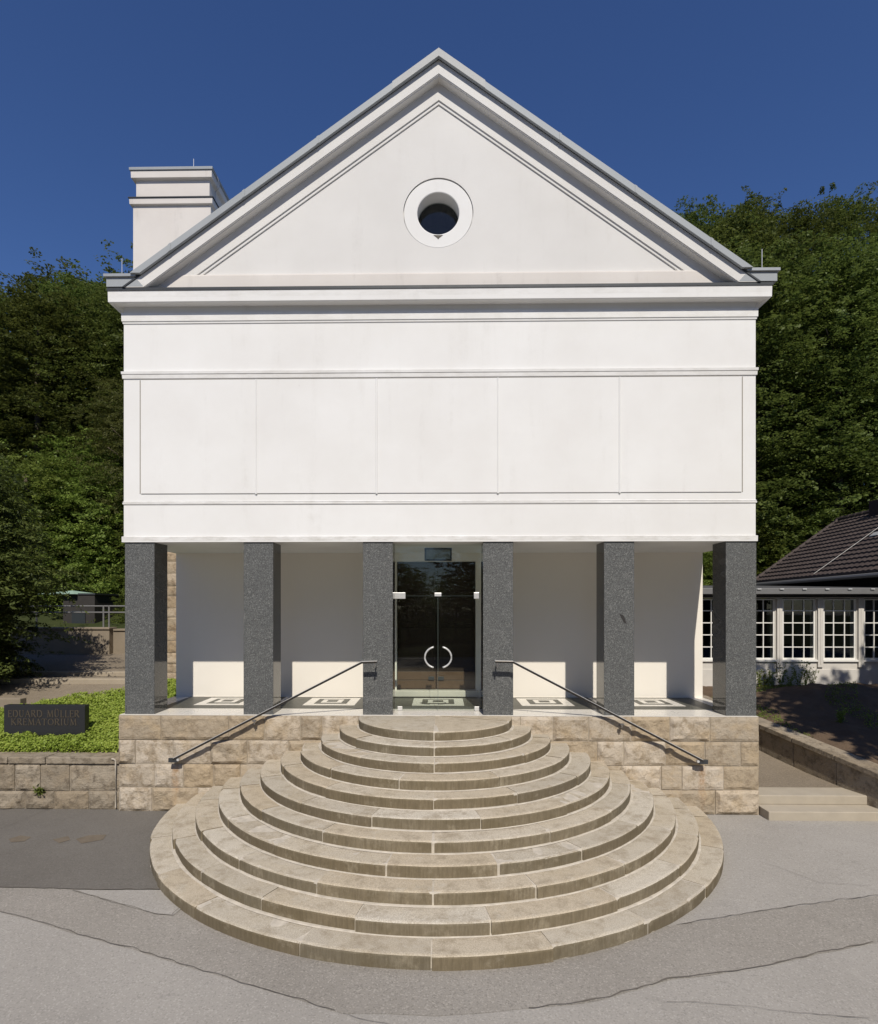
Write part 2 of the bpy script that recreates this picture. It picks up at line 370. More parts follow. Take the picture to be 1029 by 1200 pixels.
for nm, pl in (('rust_patch', [(10,984),(24,980),(36,982),(28,987),(12,988)]), ('rust_patch', [(62,985),(80,981),(84,985),(70,989)]), ('rust_patch', [(90,984),(104,980),(124,979),(120,985),(96,989)])):
    outline(nm, pl, RUST, .013)
def crack(pix, wd, z=.016, m=CRACK):
    P = [atZ(a, b, 0) for a, b in pix]; pts = []
    for p, q in zip(P, P[1:]):
        n = max(2, int((q-p).length/.06))
        for k in range(n):
            r = p.lerp(q, k/n); j = mnoise.noise_vector(Vector((r.x*6, r.y*6, 9)))*.03; pts.append(Vector((r.x+j.x, r.y+j.y, z)))
    mb = MB()
    for i in range(len(pts)-1):
        d = (pts[i+1]-pts[i]); u = Vector((-d.y, d.x, 0)).normalized()
        def wdt(i): return wd*(.22+.7*abs(mnoise.noise(pts[i]*5)))
        mb.quad([pts[i]-u*wdt(i), pts[i]+u*wdt(i), pts[i+1]+u*wdt(i+1), pts[i+1]-u*wdt(i+1)])
    o = mb.build('asphalt_crack', m); o['kind'] = 'structure'
crack([(-100,1022),(0,1040),(95,1043),(200,1043)], .014)
crack([(0,1069),(60,1085),(100,1098),(165,1115),(250,1142),(310,1160),(400,1187)], .010)
crack([(792,1085),(870,1072),(950,1060),(1029,1050),(1100,1038)], .013)
crack([(620,1183),(700,1172),(745,1160),(790,1147),(850,1140),(905,1131),(960,1118),(1029,1104)], .016)
crack([(85,1044),(140,1060),(182,1072),(202,1074),(214,1062)], .008)
crack([(0,972),(60,948),(110,943)], .007)
crack([(780,1175),(850,1178),(930,1188),(1029,1196)], .006)
crack([(890,1010),(960,1035),(1029,1040)], .005)
crack([(400,1188),(440,1200),(520,1212)], .006)

# ------------------------------------------------------------------ the hall
FL = 1.65                                     # portico floor above the forecourt
HW, LEN, CX = 5.41, 20.0, 0.0
chapel = empty('chapel', (0, 0, 0), 'white gabled hall on dark granite pillars above a round stone staircase', 'building')

def rock_wall(mb, x0, x1, y, z0, rows, cuts, seed, amp=.022, gap=.012, res=.035, mort=1, depth=.22, flat=()):
    """courses of rock-faced blocks on the plane y (facing -y); cuts = list of joint positions per course"""
    z = z0; rnd = random.Random(seed)
    for r, h in enumerate(rows):
        xs = [x0] + sorted(cuts[r]) + [x1]
        for a, b in zip(xs, xs[1:]):
            cv = rnd.random(); jut = rnd.uniform(-.004, .012); sd_ = rnd.uniform(0, 90); am = amp*rnd.uniform(.35, 1.25)
            xa, xb, za, zb = a+gap/2, b-gap/2, z+gap/2, z+h-gap/2
            nx, nz = max(3, int((xb-xa)/res)), max(3, int((zb-za)/res))
            V, Fs = [], []
            for j in range(nz+1):
                for i in range(nx+1):
                    px, pz = xa+(xb-xa)*i/nx, za+(zb-za)*j/nz
                    e = min(px-xa, xb-px, pz-za, zb-pz); k = min(1, e/.05)
                    q = Vector((px*3.4+sd_, sd_, pz*3.4))
                    n1 = mnoise.hetero_terrain(q*1.5, .8, 2.2, 5, .4)*.45 + mnoise.fractal(q*1.3, .8, 2.2, 5)*.5 + .35*mnoise.noise(Vector((px*1.3+sd_, 4, pz*1.3)))
                    jx = mnoise.noise(Vector((px*9+sd_, 1, pz*9)))*.006 if (e < .001) else 0
                    V.append((px+jx, y - jut - (k*am*(.55+n1)), pz+jx))
            w_ = nx+1
            for j in range(nz):
                for i in range(nx): Fs.append((j*w_+i, j*w_+i+1, (j+1)*w_+i+1, (j+1)*w_+i))
            b0 = len(V)
            rim = [i for i in range(w_)] + [j*w_+nx for j in range(1, nz+1)] + [nz*w_+i for i in range(nx-1, -1, -1)] + [j*w_ for j in range(nz-1, 0, -1)]
            V += [(V[i][0], y+depth, V[i][2]) for i in rim]
            for k in range(len(rim)): Fs.append((rim[k], b0+k, b0+(k+1)%len(rim), rim[(k+1)%len(rim)]))
            mb.faces(V, Fs, 0, cv)
        z += h
    mb.box(x0+.01, x1-.01, y+.006, y+depth-.02, z0, z-.006, mort)

PF = -.07                                     # plinth face
pl = MB(); PX = 5.5
def X0(px): return atY(px, 880, PF).x
cuts = [[X0(p) for p in (178,232,287,330,700,740,772,838)],
        [X0(p) for p in (181,215,250,282,330,690,729,775,799,848)],
        [X0(p) for p in (159,203,247,290,338,700,731,780,826,868)],
        [X0(p) for p in (189,268,310,352,378,420,610,648,690,740,785,832)]]
PXR = 5.43
rock_wall(pl, -5.46, PXR, PF, 0, [.415,.405,.41,.42], cuts, 3, .036, .014, .024)
pl.box(-5.46, PXR, PF+.2, 2.0, 0, FL-.004, 1)
pl.box(-5.46, PXR, 2.0, LEN, 0, FL-.02, 1)
pl.build('plinth', [STONE, MORTAR_D], chapel, smooth=False)

# floor: white field, dark fields with white rings, one per bay
fl = MB()
fl.box(-5.455, PXR-.005, PF+.015, 2.02, FL-.003, FL+.006, 0)
SP = 2.06
for b in range(5):
    xc = (b-2)*SP + .015
    def ring(x0,x1,y0,y1,z,m): fl.box(xc+x0, xc+x1, y0, y1, FL, FL+z, m)
    ring(-.99,.99,.60,2.0,.010,1); ring(-.49,.49,.94,1.83,.014,0); ring(-.31,.31,1.10,1.68,.018,1); ring(-.2,.2,1.2,1.58,.022,0); ring(-.1,.1,1.29,1.49,.026,1)
fl.build('portico_floor', [MARBLE_W, MARBLE_D], chapel)

# pillars
for i in range(6):
    xc = (i-2.5)*SP + .015
    p = MB(); x0, x1, y0, y1, z0, z1 = xc-.2575, xc+.2575, .0, .49, FL-.02, 4.64
    v = [(x0,y0,z0),(x1,y0,z0),(x1,y1,z0),(x0,y1,z0),(x0,y0,z1),(x1,y0,z1),(x1,y1,z1),(x0,y1,z1)]
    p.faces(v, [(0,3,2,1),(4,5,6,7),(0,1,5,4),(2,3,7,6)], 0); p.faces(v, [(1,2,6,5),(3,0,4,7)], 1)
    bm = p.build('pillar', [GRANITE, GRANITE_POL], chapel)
    me = bm.data; b_ = bmesh.new(); b_.from_mesh(me); bmesh.ops.remove_doubles(b_, verts=b_.verts, dist=1e-4)
    bmesh.ops.recalc_face_normals(b_, faces=b_.faces); b_.to_mesh(me); b_.free()
    md = bm.modifiers.new('bevel', 'BEVEL'); md.width = .006; md.segments = 2
    if i == 4:
        q = atY(729, 724, 0); k_ = MB(); k_.prism([(q.x-.05,q.z+.07),(q.x+.02,q.z+.045),(q.x+.055,q.z-.02),(q.x+.07,q.z-.10),(q.x+.03,q.z-.08),(q.x-.02,q.z+.01)], 'y', -.003, .01); k_.build('broken_patch', m_flat('dark_chip', (.035,.033,.032), .9, 0, .4, 40), bm)

# back wall of the portico with the door recess
BW = 2.02; DX0, DX1, DTOP, DBOT = -.84, .785, 4.45, FL+.15
bw = MB()
bw.box(-HW, DX0, BW, BW+.3, FL, 4.72); bw.box(DX1, HW, BW, BW+.3, FL, 4.72); bw.box(DX0, DX1, BW, BW+.3, DTOP, 4.72)
bw.build('portico_wall', PLASTER_IN, chapel)
th = MB(); th.box(DX0-.06, DX1+.06, BW-.10, BW+.3, FL+.027, DBOT-.002); th.build('threshold', THRESH, chapel, bevel=.008)
for side, (a, b) in enumerate(((DX0, -.028), (-.028, DX1))):
    d = MB(); d.box(a+.006, b-.006, BW+.13, BW+.19, DBOT+.005, DTOP-.004)
    for k in range(4):
        z0 = DBOT+.10 + k*.63; d.box(a+.06, b-.06, BW+.118, BW+.131, z0, z0+.55)
    dl = d.build('door_leaf', DOOR, chapel, bevel=.004)
    kp = MB(); kp.box(a+.01, b-.01, BW+.10, BW+.117, DBOT+.01, DBOT+.19); kp.box(a+.01, b-.01, BW+.10, BW+.117, DBOT+.20, DBOT+.37); kp.build('sunlit_door_foot', SUNLIT_FOOT, dl, bevel=.003)
    kk = MB(); xx = b-.1 if side == 0 else a+.1
    kk.box(xx-.06, xx+.06, BW+.07, BW+.099, DBOT+.20, DBOT+.27); kk.build('handle', DARK_METAL, dl, bevel=.005)
rec = MB(); rec.box(DX0-.01, DX1+.01, BW+.21, BW+.32, FL, DTOP+.05); rec.build('door_backing', DARK_IN_SHADE, chapel)

# upper body, one moulded profile carried round the block
prof = [(4.62,.0),(4.622,.024),(4.715,.026),(4.722,.010),(4.724,.0),
        (zz(590.6),.0),(zz(590.2),.014),(zz(588.6),.018),(zz(587.8),.004),(zz(587.2),.014),(zz(586.4),.0),
        (zz(442.4),.0),(zz(441.8),.018),(zz(437.5),.022),(zz(436.8),.032),(zz(433.8),.035),(zz(433.1),.0),
        (zz(377.6),.0),(zz(377.0),.014),(zz(374.9),.016),(zz(374.5),.028),(zz(364.5),.03),(zz(363.8),.0),
        (zz(357),.0),(zz(356.4,.05),.05),(zz(353.4,.1),.11),(zz(352.6,.15),.155),(zz(351.2,.17),.17),(zz(350.8,.17),.176),(zz(337,.18),.18)]
body = MB(); sweep(body, prof, HW, 0, LEN, CX); 
body.build('upper_wall', PLASTER, chapel)
fls = MB(); sweep(fls, [(zz(337,.18)+.001,.15),(zz(337,.2)+.002,.192),(zz(333.6,.2),.192),(zz(333.3,.2)+.01,.1)], HW, 0, LEN, CX); fls.build('cornice_flashing', DARK_METAL, chapel)
# panels of the long frieze
def fx(px): return atY(px, 510, 0).x
edges = [164.5, 300.5, 441.5, 583.5, 726, 870]
zt, zb_ = zz(443.6), zz(577.6)
for a, b in zip(edges, edges[1:]):
    p = MB(); p.box(fx(a)+.0165, fx(b)-.0165, -.016, .02, zb_, zt); p.build('panel', PLASTER, chapel, bevel=.003)
for e in edges[1:-1]:
    f_ = MB(); f_.prism([(fx(e)-.017,.01),(fx(e)-.017,-.017),(fx(e)-.010,-.027),(fx(e)+.010,-.027),(fx(e)+.017,-.017),(fx(e)+.017,.01)], 'z', zb_-.012, zt); f_.build('panel_fillet', PLASTER, chapel)

JOINT = m_flat('shadowed_joint', (.30,.28,.25), .9, 0, .2, 20)  # dark strips stand in for the shade of grooves that are not cut
for e in (edges[0], edges[-1]):
    f_ = MB(); f_.box(fx(e)-.009, fx(e)+.006, -.004, .01, zb_, zt); f_.build('panel_groove_shade', JOINT, chapel)
f_ = MB(); f_.box(fx(edges[0])+.02, fx(edges[-1])-.02, -.004, .01, zt+.001, zt+.012); f_.build('panel_groove_shade', JOINT, chapel)
# gable: tympanum with round opening
def chev_z(v, x, s): return APEX - v - abs(x-AX)*s
S_ = .709; AX = .03; APEX = 12.81
ZC = zz(333.4, .2)                                           # cornice top
OCX, OCZ, OR1, OR0 = atY(513.6, 249, 0).x, zz(249.3), .595, .36
bm = bmesh.new()
za = APEX-.30; hwz = (za-ZC+.02)/S_
tri = [bm.verts.new(p) for p in ((AX-hwz,0,ZC-.02),(AX+hwz,0,ZC-.02),(AX,0,za))]
es = [bm.edges.new((tri[i], tri[(i+1)%3])) for i in range(3)]
N = 72
RH = OR1+.006
cv = [bm.verts.new((OCX+RH*math.cos(2*math.pi*k/N), 0, OCZ+RH*math.sin(2*math.pi*k/N))) for k in range(N)]
es += [bm.edges.new((cv[k], cv[(k+1)%N])) for k in range(N)]
bmesh.ops.triangle_fill(bm, edges=es, use_beauty=True)
for k in range(N):                                          # reveal of the opening
    a, b = cv[k], cv[(k+1)%N]
    c2 = bm.verts.new((b.co.x, .06, b.co.z)); d2 = bm.verts.new((a.co.x, .06, a.co.z)); bm.faces.new((a, b, c2, d2))
bmesh.ops.recalc_face_normals(bm, faces=bm.faces)
me = bpy.data.meshes.new('tympanum'); bm.to_mesh(me); bm.free(); me.materials.append(PLASTER_G)
ty = bpy.data.objects.new('tympanum', me); COL.objects.link(ty); ty.parent = chapel
def lathe_ring(mb, prof, cx, cz, n=72, m=0):
    V = []; Fs = []
    for k in range(n):
        a = 2*math.pi*k/n
        for r, y in prof: V.append((cx+r*math.cos(a), y, cz+r*math.sin(a)))
    L = len(prof)
    for k in range(n):
        for i in range(L-1): Fs.append((k*L+i, k*L+i+1, ((k+1)%n)*L+i+1, ((k+1)%n)*L+i))
    mb.faces(V, Fs, m)
ow = MB(); lathe_ring(ow, [(OR1+.012,.05),(OR1-.002,.05),(OR1-.005,.022),(OR1-.012,.016),(OR0+.012,.016),(OR0,.024),(OR0-.002,.30)], OCX, OCZ)
oc = ow.build('round_window', PLASTER, chapel)
pn = MB(); pn.faces([(OCX+.38*math.cos(2*math.pi*k/40), .27, OCZ+.38*math.sin(2*math.pi*k/40)) for k in range(40)] + [(OCX+.38*math.cos(2*math.pi*k/40), .28, OCZ+.38*math.sin(2*math.pi*k/40)) for k in range(40)],
      [tuple(range(40)), tuple(range(79,39,-1))]); pn.build('pane', WINGLASS, oc)
fb = MB(); fb.faces([(OCX+.42*math.cos(2*math.pi*k/40), 1.0, OCZ+.42*math.sin(2*math.pi*k/40)) for k in range(40)], [tuple(range(40))])
lathe_ring(fb, [(.40,.30),(.42,1.0)], OCX, OCZ, 40); fb.build('shaft', m_flat('dusty_shaft', (.10,.10,.105), .9, 0, .2, 3), oc)
bar = MB(); p0, p1 = Vector((OCX-.22,.6,OCZ-.12)), Vector((OCX+.24,.6,OCZ-.20)); bar.tube([p0,p1], .03, 8); bar.build('stay_bar', SATIN, oc)
dr = MB(); dr.prism([(OCX-.08,OCZ-OR0-.015),(OCX+.08,OCZ-OR0-.015),(OCX+.02,OCZ-OR0-.06),(OCX,OCZ-OR0-.085),(OCX-.02,OCZ-OR0-.06)], 'y', .010, .0145); dr.build('soot_mark', m_flat('soot', (.13,.12,.10), .9), oc)

def chevron(mb, prof, m=0, zend=ZC, closed=False):
    """prof [(y, v)] carried up both slopes, mitred on the ridge line"""
    n = len(prof); V = []
    for side in (-1, 1):
        for y, v in prof: V.append((AX + side*(APEX-v-zend)/S_, y, zend))
    for y, v in prof: V.append((AX, y, APEX-v))
    Fs = []
    rng = range(n if closed else n-1)
    for i in rng:
        j = (i+1) % n
        Fs.append((i, j, 2*n+j, 2*n+i)); Fs.append((n+j, n+i, 2*n+i, 2*n+j))
    if closed: Fs += [tuple(range(n)), tuple(range(2*n-1, n-1, -1))]
    mb.faces(V, Fs, m)
rk = MB(); chevron(rk, [(.0,.12),(-.20,.12),(-.20,.345),(-.19,.346),(-.19,.358),(-.182,.359),(-.172,.372),(.0,.372)], closed=True); rk.build('raking_cornice', PLASTER_G, chapel)
sh = MB(); chevron(sh, [(.0,.09),(-.215,.09),(-.215,.122),(.0,.122)], closed=True); sh.build('verge_shadow_strip', DARK_METAL, chapel)  # dark strip stands for the shadow gap below the roof edge
st = MB(); chevron(st, [(.01,.36),(-.040,.36),(-.040,.651),(-.038,.655),(.01,.655)], zend=ZC, closed=True); st.build('gable_margin', PLASTER_G, chapel)
st2 = MB(); chevron(st2, [(.01,.654),(-.020,.654),(-.020,.708),(-.018,.712),(.01,.712)], zend=zz(322), closed=True); st2.build('gable_fillet', PLASTER_G, chapel)
bb = MB(); bb.prism([(.0, ZC-.02),(-.048,ZC-.02),(-.048,zz(322.6)),(-.043,zz(321.2)),(.0,zz(320.8))], 'x', AX-5.0, AX+5.0); bb.build('base_band', PLASTER_DIRTY, chapel)
# zinc roof
rf = MB(); ZE = zz(317.6, .2)
def roofsheet(y0, y1, v0, v1, ext):
    x = (APEX-v0-ZE)/S_
    return x
rp = [(-.27,.0),(LEN,.0),(LEN,.12),(-.27,.12)]
chevron(rf, rp, zend=ZE-.02, closed=True)
roof = rf.build('roof', ZINC, chapel)
rc = MB(); n_ = 1.55
V = [(AX-n_/2, -.276, APEX-n_/2*S_+.012),(AX,-.276,APEX+.014),(AX+n_/2,-.276,APEX-n_/2*S_+.012),(AX+n_/2,-.276,APEX-.118-n_/2*S_),(AX,-.276,APEX-.118),(AX-n_/2,-.276,APEX-.118-n_/2*S_)]
rc.faces(V+[(a,.2,c) for a,_,c in V], [(0,1,4,5),(1,2,3,4),(0,6,7,1),(1,7,8,2),(5,4,10,11),(4,3,9,10),(0,5,11,6),(2,8,9,3)]); rc.build('ridge_cap', m_flat('bright_zinc', (.42,.43,.43), .65, 0, .08), roof)
for sx in (-1, 1):
    for k in range(1, 4):
        sm_ = MB(); xc = AX+sx*(n_/2 + k*1.25); zc_ = APEX - abs(xc-AX)*S_
        sm_.prism([(xc-.02, zc_+.004+.02*S_*sx),(xc+.02, zc_+.004-.02*S_*sx),(xc+.02, zc_-.119-.02*S_*sx),(xc-.02, zc_-.119+.02*S_*sx)], 'y', -.277, -.1); sm_.build('seam', ZINC, roof)
# box gutters at the eaves
for sx in (-1, 1):
    gb = MB()
    xo, xi_t, xi_b = AX+sx*5.63, AX+sx*5.14, AX+sx*5.00
    gb.prism([(xo, ZC+.012),(xo, ZE-.055),(xi_t, ZE-.055),(xi_b, ZC+.012)], 'y', -.202, LEN)
    gt = gb.build('gutter', ZINC, chapel)
    lip = MB(); lip.prism([(xo+sx*.035, ZE-.056),(xo+sx*.035, ZE-.01),(xi_t-sx*.02, ZE-.01),(xi_t-sx*.02, ZE-.056)], 'y', -.235, LEN); lip.build('lip', m_flat('gutter_lip', (.36,.38,.39), .4, .3, .08), gt)
for px, p0, p1, Y in ((893,315,292,.2), (143,322,303,.2)):
    r_ = MB(); a = atY(px, p0, Y); b = atY(px, p1, Y); r_.tube([a, b], .006, 6); r_.build('lightning_rod', SATIN, chapel)
# chimney tower at the left side
TY = 4.2
def tz(py): return atY(200, py, TY).z
tl, tr_ = atY(156, 300, TY).x, atY(247, 300, TY).x; tcx, thw = (tl+tr_)/2, (tr_-tl)/2
tw = MB(); sweep(tw, [(5.2,0),(tz(241),0),(tz(240.5),.06),(tz(234),.065),(tz(233.3),-.05),(tz(210),-.05),(tz(209),.035),(tz(201.5),.04),(tz(200.6),.02)], thw, TY, TY+1.75, tcx)
stk = tw.build('chimney', PLASTER_DIRTY, chapel, bevel=.004)
cp = MB(); sweep(cp, [(tz(200.8),.02),(tz(200.6),.065),(tz(198),.07),(tz(197),.05)], thw, TY, TY+1.8, tcx); cp.build('cap', ZINC, stk)
cp = MB(); sweep(cp, [(tz(233.9),.0),(tz(233.8),.085),(tz(232.8),.085),(tz(232.4),-.03)], thw, TY, TY+1.78, tcx); cp.build('ledge_flashing', DARK_METAL, stk)
cp = MB(); a = atY(227, 199, TY+.3); cp.tube([a, a+Vector((0,0,.27))], .008, 6); cp.build('lightning_rod', SATIN, stk)
cp = MB(); cp.tube([(tr_+.07,TY+.25,tz(199)),(tr_+.11,TY+.3,tz(210)),(tr_-.02,TY+.34,tz(214)),(tr_-.02,TY+.34,tz(228)),(tr_+.13,TY+.34,tz(234)),(tr_+.13,TY+.36,tz(243)),(tr_+.03,TY+.36,tz(250))], .01, 6); cp.build('conductor', STEEL, stk)
# rough stone base of the tower, seen through the side of the portico
ts = MB(); rows = [.31,.22,.27,.30,.24,.33,.22,.29,.25,.31,.28,.24,.33]; 
ccs = []
rr = random.Random(5)
for h in rows: ccs.append([-6.9+rr.uniform(-.25,.2), -6.1+rr.uniform(-.15,.3)])
rock_wall(ts, tl, tr_, TY-.02, 1.6, rows, ccs, 8, .018, .014, .04)
ts.box(tl, tr_, TY+.17, TY+1.74, 1.4, 5.19, 0, .5)
ts.build('stone_base', [STONE_P, MORTAR_D], stk)

# glass screen between the middle pillars
gx0, gx1, GY = -.755, .785, .40
zj = atY(513, 698, GY).z
tp = MB(); tp.box(gx0, gx1, GY, GY+.012, zj+.006, 4.62); tr = tp.build('glass_transom', GLASS, chapel)
for k, (a, b) in enumerate(((gx0+.01, .012), (.018, gx1-.01))):
    p = MB(); p.box(a, b, GY, GY+.012, FL+.03, zj-.004); gd = p.build('glass_door', GLASS, chapel)
    e = MB(); e.box(a, b, GY+.001, GY+.011, zj-.006, zj-.003); xe = .0125 if k == 0 else .0148; e.box(xe, xe+.0025, GY+.001, GY+.011, FL+.03, zj-.006); e.build('glass_edge', GLASS_EDGE, gd)
    h = MB(); cxh, czh = .018, atY(513, 770, GY).z; rads = .25
    an = [R(105 + 150*t/20) if k == 0 else R(75 - 150*t/20) for t in range(21)]
    ox = -.035 if k == 0 else .035
    h.tube([(cxh+ox+.20*math.cos(q), GY-.05, czh+.185*math.sin(q)) for q in an], .016, 10)
    for q in (an[0], an[-1]): h.tube([(cxh+ox+.20*math.cos(q), GY-.05, czh+.185*math.sin(q)), (cxh+ox+.20*math.cos(q), GY, czh+.185*math.sin(q))],   .011, 8)
    h.build('handle', SATIN, gd, smooth=True)
    c = MB()
    if k == 0: c.box(gx0-.01, gx0+.19, GY-.014, GY+.026, zj-.055, zj+.055)
    else: c.box(gx1-.13, gx1-.035, GY-.014, GY+.026, zj-.055, zj+.055)
    c.build('hinge_clamp', SATIN, gd, bevel=.004); c = MB()
    xb = gx0+.05 if k == 0 else gx1-.12
    c.box(xb, xb+.085, GY-.014, GY+.026, FL+.012, FL+.085)
    c.build('hinge_clamp', SATIN, gd, bevel=.004)
c = MB(); c.box(-.045, .075, GY-.014, GY+.026, zj-.012, zj+.05); c.build('clamp', SATIN, tr, bevel=.004)

# light box above the glass doors
p0, p1 = atY(497.5, 657, 1.0), atY(529.5, 642, 1.0)
lb = MB(); a, b, c_, d_ = p0.x, p1.x, p0.z, p1.z
fr = .03
for q in ((a,b,d_-fr,d_),(a,b,c_,c_+fr),(a,a+fr,c_+fr,d_-fr),(b-fr,b,c_+fr,d_-fr)): lb.box(q[0],q[1],1.0,1.09,q[2],q[3])
lbx = empty('light_box', ((a+b)/2, 1.04, 4.6), 'small black framed light box hanging above the glass entrance doors', 'light box')
lb.build('frame', DARK_METAL, lbx, bevel=.003)
f_ = MB(); f_.box(a+fr, b-fr, 1.02, 1.08, c_+fr, d_-fr); f_.build('face', m_flat('milky_panel', (.20,.22,.20), .3, 0, .5, 14), lbx)
f_ = MB(); f_.tube([((a+b)/2, 1.045, d_), ((a+b)/2, 1.045, 4.622)], .012, 6); f_.build('hanger', DARK_METAL, lbx)

# ------------------------------------------------------------------ the round staircase
stair = empty('staircase', (-.03, 0, 0), 'half-round sandstone staircase of eleven steps before the entrance', 'staircase')
SCX = -.03
def ring_R(k): return 1.31 + .311*(k-1)
rs = random.Random(11)
for k in range(1, 12):
    Ro, z1, z0 = ring_R(k), FL - .15*(k-1), FL - .15*k
    Ri = 0 if k == 1 else ring_R(k-1)-.06
    mb = MB(); seg = 1.32/Ro if k > 1 else 1.2
    centre = k in (1,2,3,5,7,9,11)
    js = [math.pi/2] if centre else [math.pi/2 + seg*rs.uniform(.3,.7)]
    a = js[0]
    while a - seg*.75 > .06: a -= seg*rs.uniform(.82,1.2); js.append(a)
    a = js[0]
    while a + seg*.75 < math.pi-.06: a += seg*rs.uniform(.82,1.2); js.append(a)
    js = sorted(x for x in js if .12 < x < math.pi-.12)
    lim = math.asin(min(.99, .065/Ro)) if k > 1 else 0.0
    an = [-lim*0 + .0] + js + [math.pi]
    gp = .0075/Ro
    for ai, (a0, a1) in enumerate(zip(an, an[1:])):
        a0 += gp*rs.choice((.4,.7,1,1.3,2.6)); a1 -= gp*rs.choice((.4,.7,1,1.3,2.2)); cvv = rs.random()
        dz, dr = rs.uniform(-.006,.005), rs.uniform(-.014,.012); e0_, e1_ = rs.uniform(.003,.022), rs.uniform(.003,.022); n = max(4, int((a1-a0)*Ro/.07))
        pr = [(max(Ri,.001), z1+dz), (Ro*.5+max(Ri,.001)*.5, z1+dz), (Ro-.035+dr, z1+dz), (Ro-.014+dr, z1+dz-.004), (Ro-.003+dr, z1+dz-.014), (Ro+dr, z1+dz-.03), (Ro-.004+dr, z0+.004)]
        V = []; L = len(pr)
        for i in range(n+1):
            t = a0+(a1-a0)*i/n
            e = min(i, n-i)
            for j, (r, z) in enumerate(pr):
                q = Vector((r*math.cos(t)*4, r*math.sin(t)*4, z*4+k*7)); wv = mnoise.noise(q*1.0)*.005 + mnoise.noise(q*4)*.003
                er = -(e0_ if i < n/2 else e1_) if (e == 0 and j in (3,4)) else -.005 if (e == 0 and j in (2,5)) else 0
                chip = 0
                if j in (3,4): chip = min(0, .28-mnoise.noise(q*2.2+Vector((5,5,5))) - .05)*.06 if mnoise.noise(q*2.2+Vector((5,5,5))) > .25 else 0; chip = 0 if mnoise.noise(q*.9) < .1 else chip*.35
                V.append((SCX+(r+wv*(j>1)+er+chip)*math.cos(t), -(r+wv*(j>1)+er+chip)*math.sin(t) + PF + .05, z+(mnoise.noise(q*1.3)*.003 if j < 4 else 0)+er*.6+chip*.8))
        F0, F1 = [], []
        for i in range(n):
            for j in range(L-1): (F0 if j < 4 else F1).append((i*L+j, i*L+j+1, (i+1)*L+j+1, (i+1)*L+j))
        b0 = len(mb.v); mb.v += V
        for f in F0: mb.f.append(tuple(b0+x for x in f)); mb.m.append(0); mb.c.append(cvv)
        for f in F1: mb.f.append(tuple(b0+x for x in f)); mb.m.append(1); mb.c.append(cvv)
        for i in (0, n):
            mb.f.append(tuple(b0+i*L+j for j in range(L)))
            mb.m.append(1); mb.c.append(cvv)
    # pale mortar behind the joints and a fillet of it at the foot of the riser
    n = 72; V = []; Fs = []; fk = 1 if k < 11 else -.9
    pr = [(max(Ri,.001), z1-.0055), (Ro-.03, z1-.0065), (Ro-.020, z1-.03), (Ro-.020, z0+.012), (Ro+.014*fk, z0+.009), (Ro+.030*fk, z0+.001)]
    L = len(pr)
    for i in range(n+1):
        t = math.pi*i/n
        for j, (r, z) in enumerate(pr):
            wv = (mnoise.noise(Vector((t*Ro*3, j, k)))*.012 + mnoise.noise(Vector((t*Ro*1.1, j+9, k)))*.018 - .006) if j > 3 else 0
            V.append((SCX+(r+wv)*math.cos(t), -(r+wv)*math.sin(t)+PF+.05, z))
    for i in range(n):
        for j in range(L-1): Fs.append((i*L+j, i*L+j+1, (i+1)*L+j+1, (i+1)*L+j))
    mb.faces(V, Fs, 2)
    mb.build('step', [TREAD, RISER, MORTAR], stair)

# ------------------------------------------------------------------ handrails
def barpath(mb, pts, hy, hz, m=0):
    pts = [Vector(p) for p in pts]; V = []; Fs = []
    for i, p in enumerate(pts):
        d1 = (pts[i]-pts[i-1]).normalized() if i else (pts[1]-pts[0]).normalized()
        d2 = (pts[i+1]-pts[i]).normalized() if i < len(pts)-1 else d1
        d = (d1+d2).normalized(); u = Vector((-d.z, 0, d.x)).normalized()
        if u.z < 0: u = -u
        s = 1/max(.5, abs(d.dot(d1)))
        for a, b in ((-1,-1),(1,-1),(1,1),(-1,1)): V.append(p + Vector((0,a*hy,0)) + u*(b*hz*s))
    for i in range(len(pts)-1):
        for k in range(4): Fs.append((i*4+k, i*4+(k+1)%4, i*4+4+(k+1)%4, i*4+4+k))
    Fs += [(3,2,1,0), tuple(range(len(V)-4, len(V)))]
    mb.faces(V, Fs, m)
RY = -.21
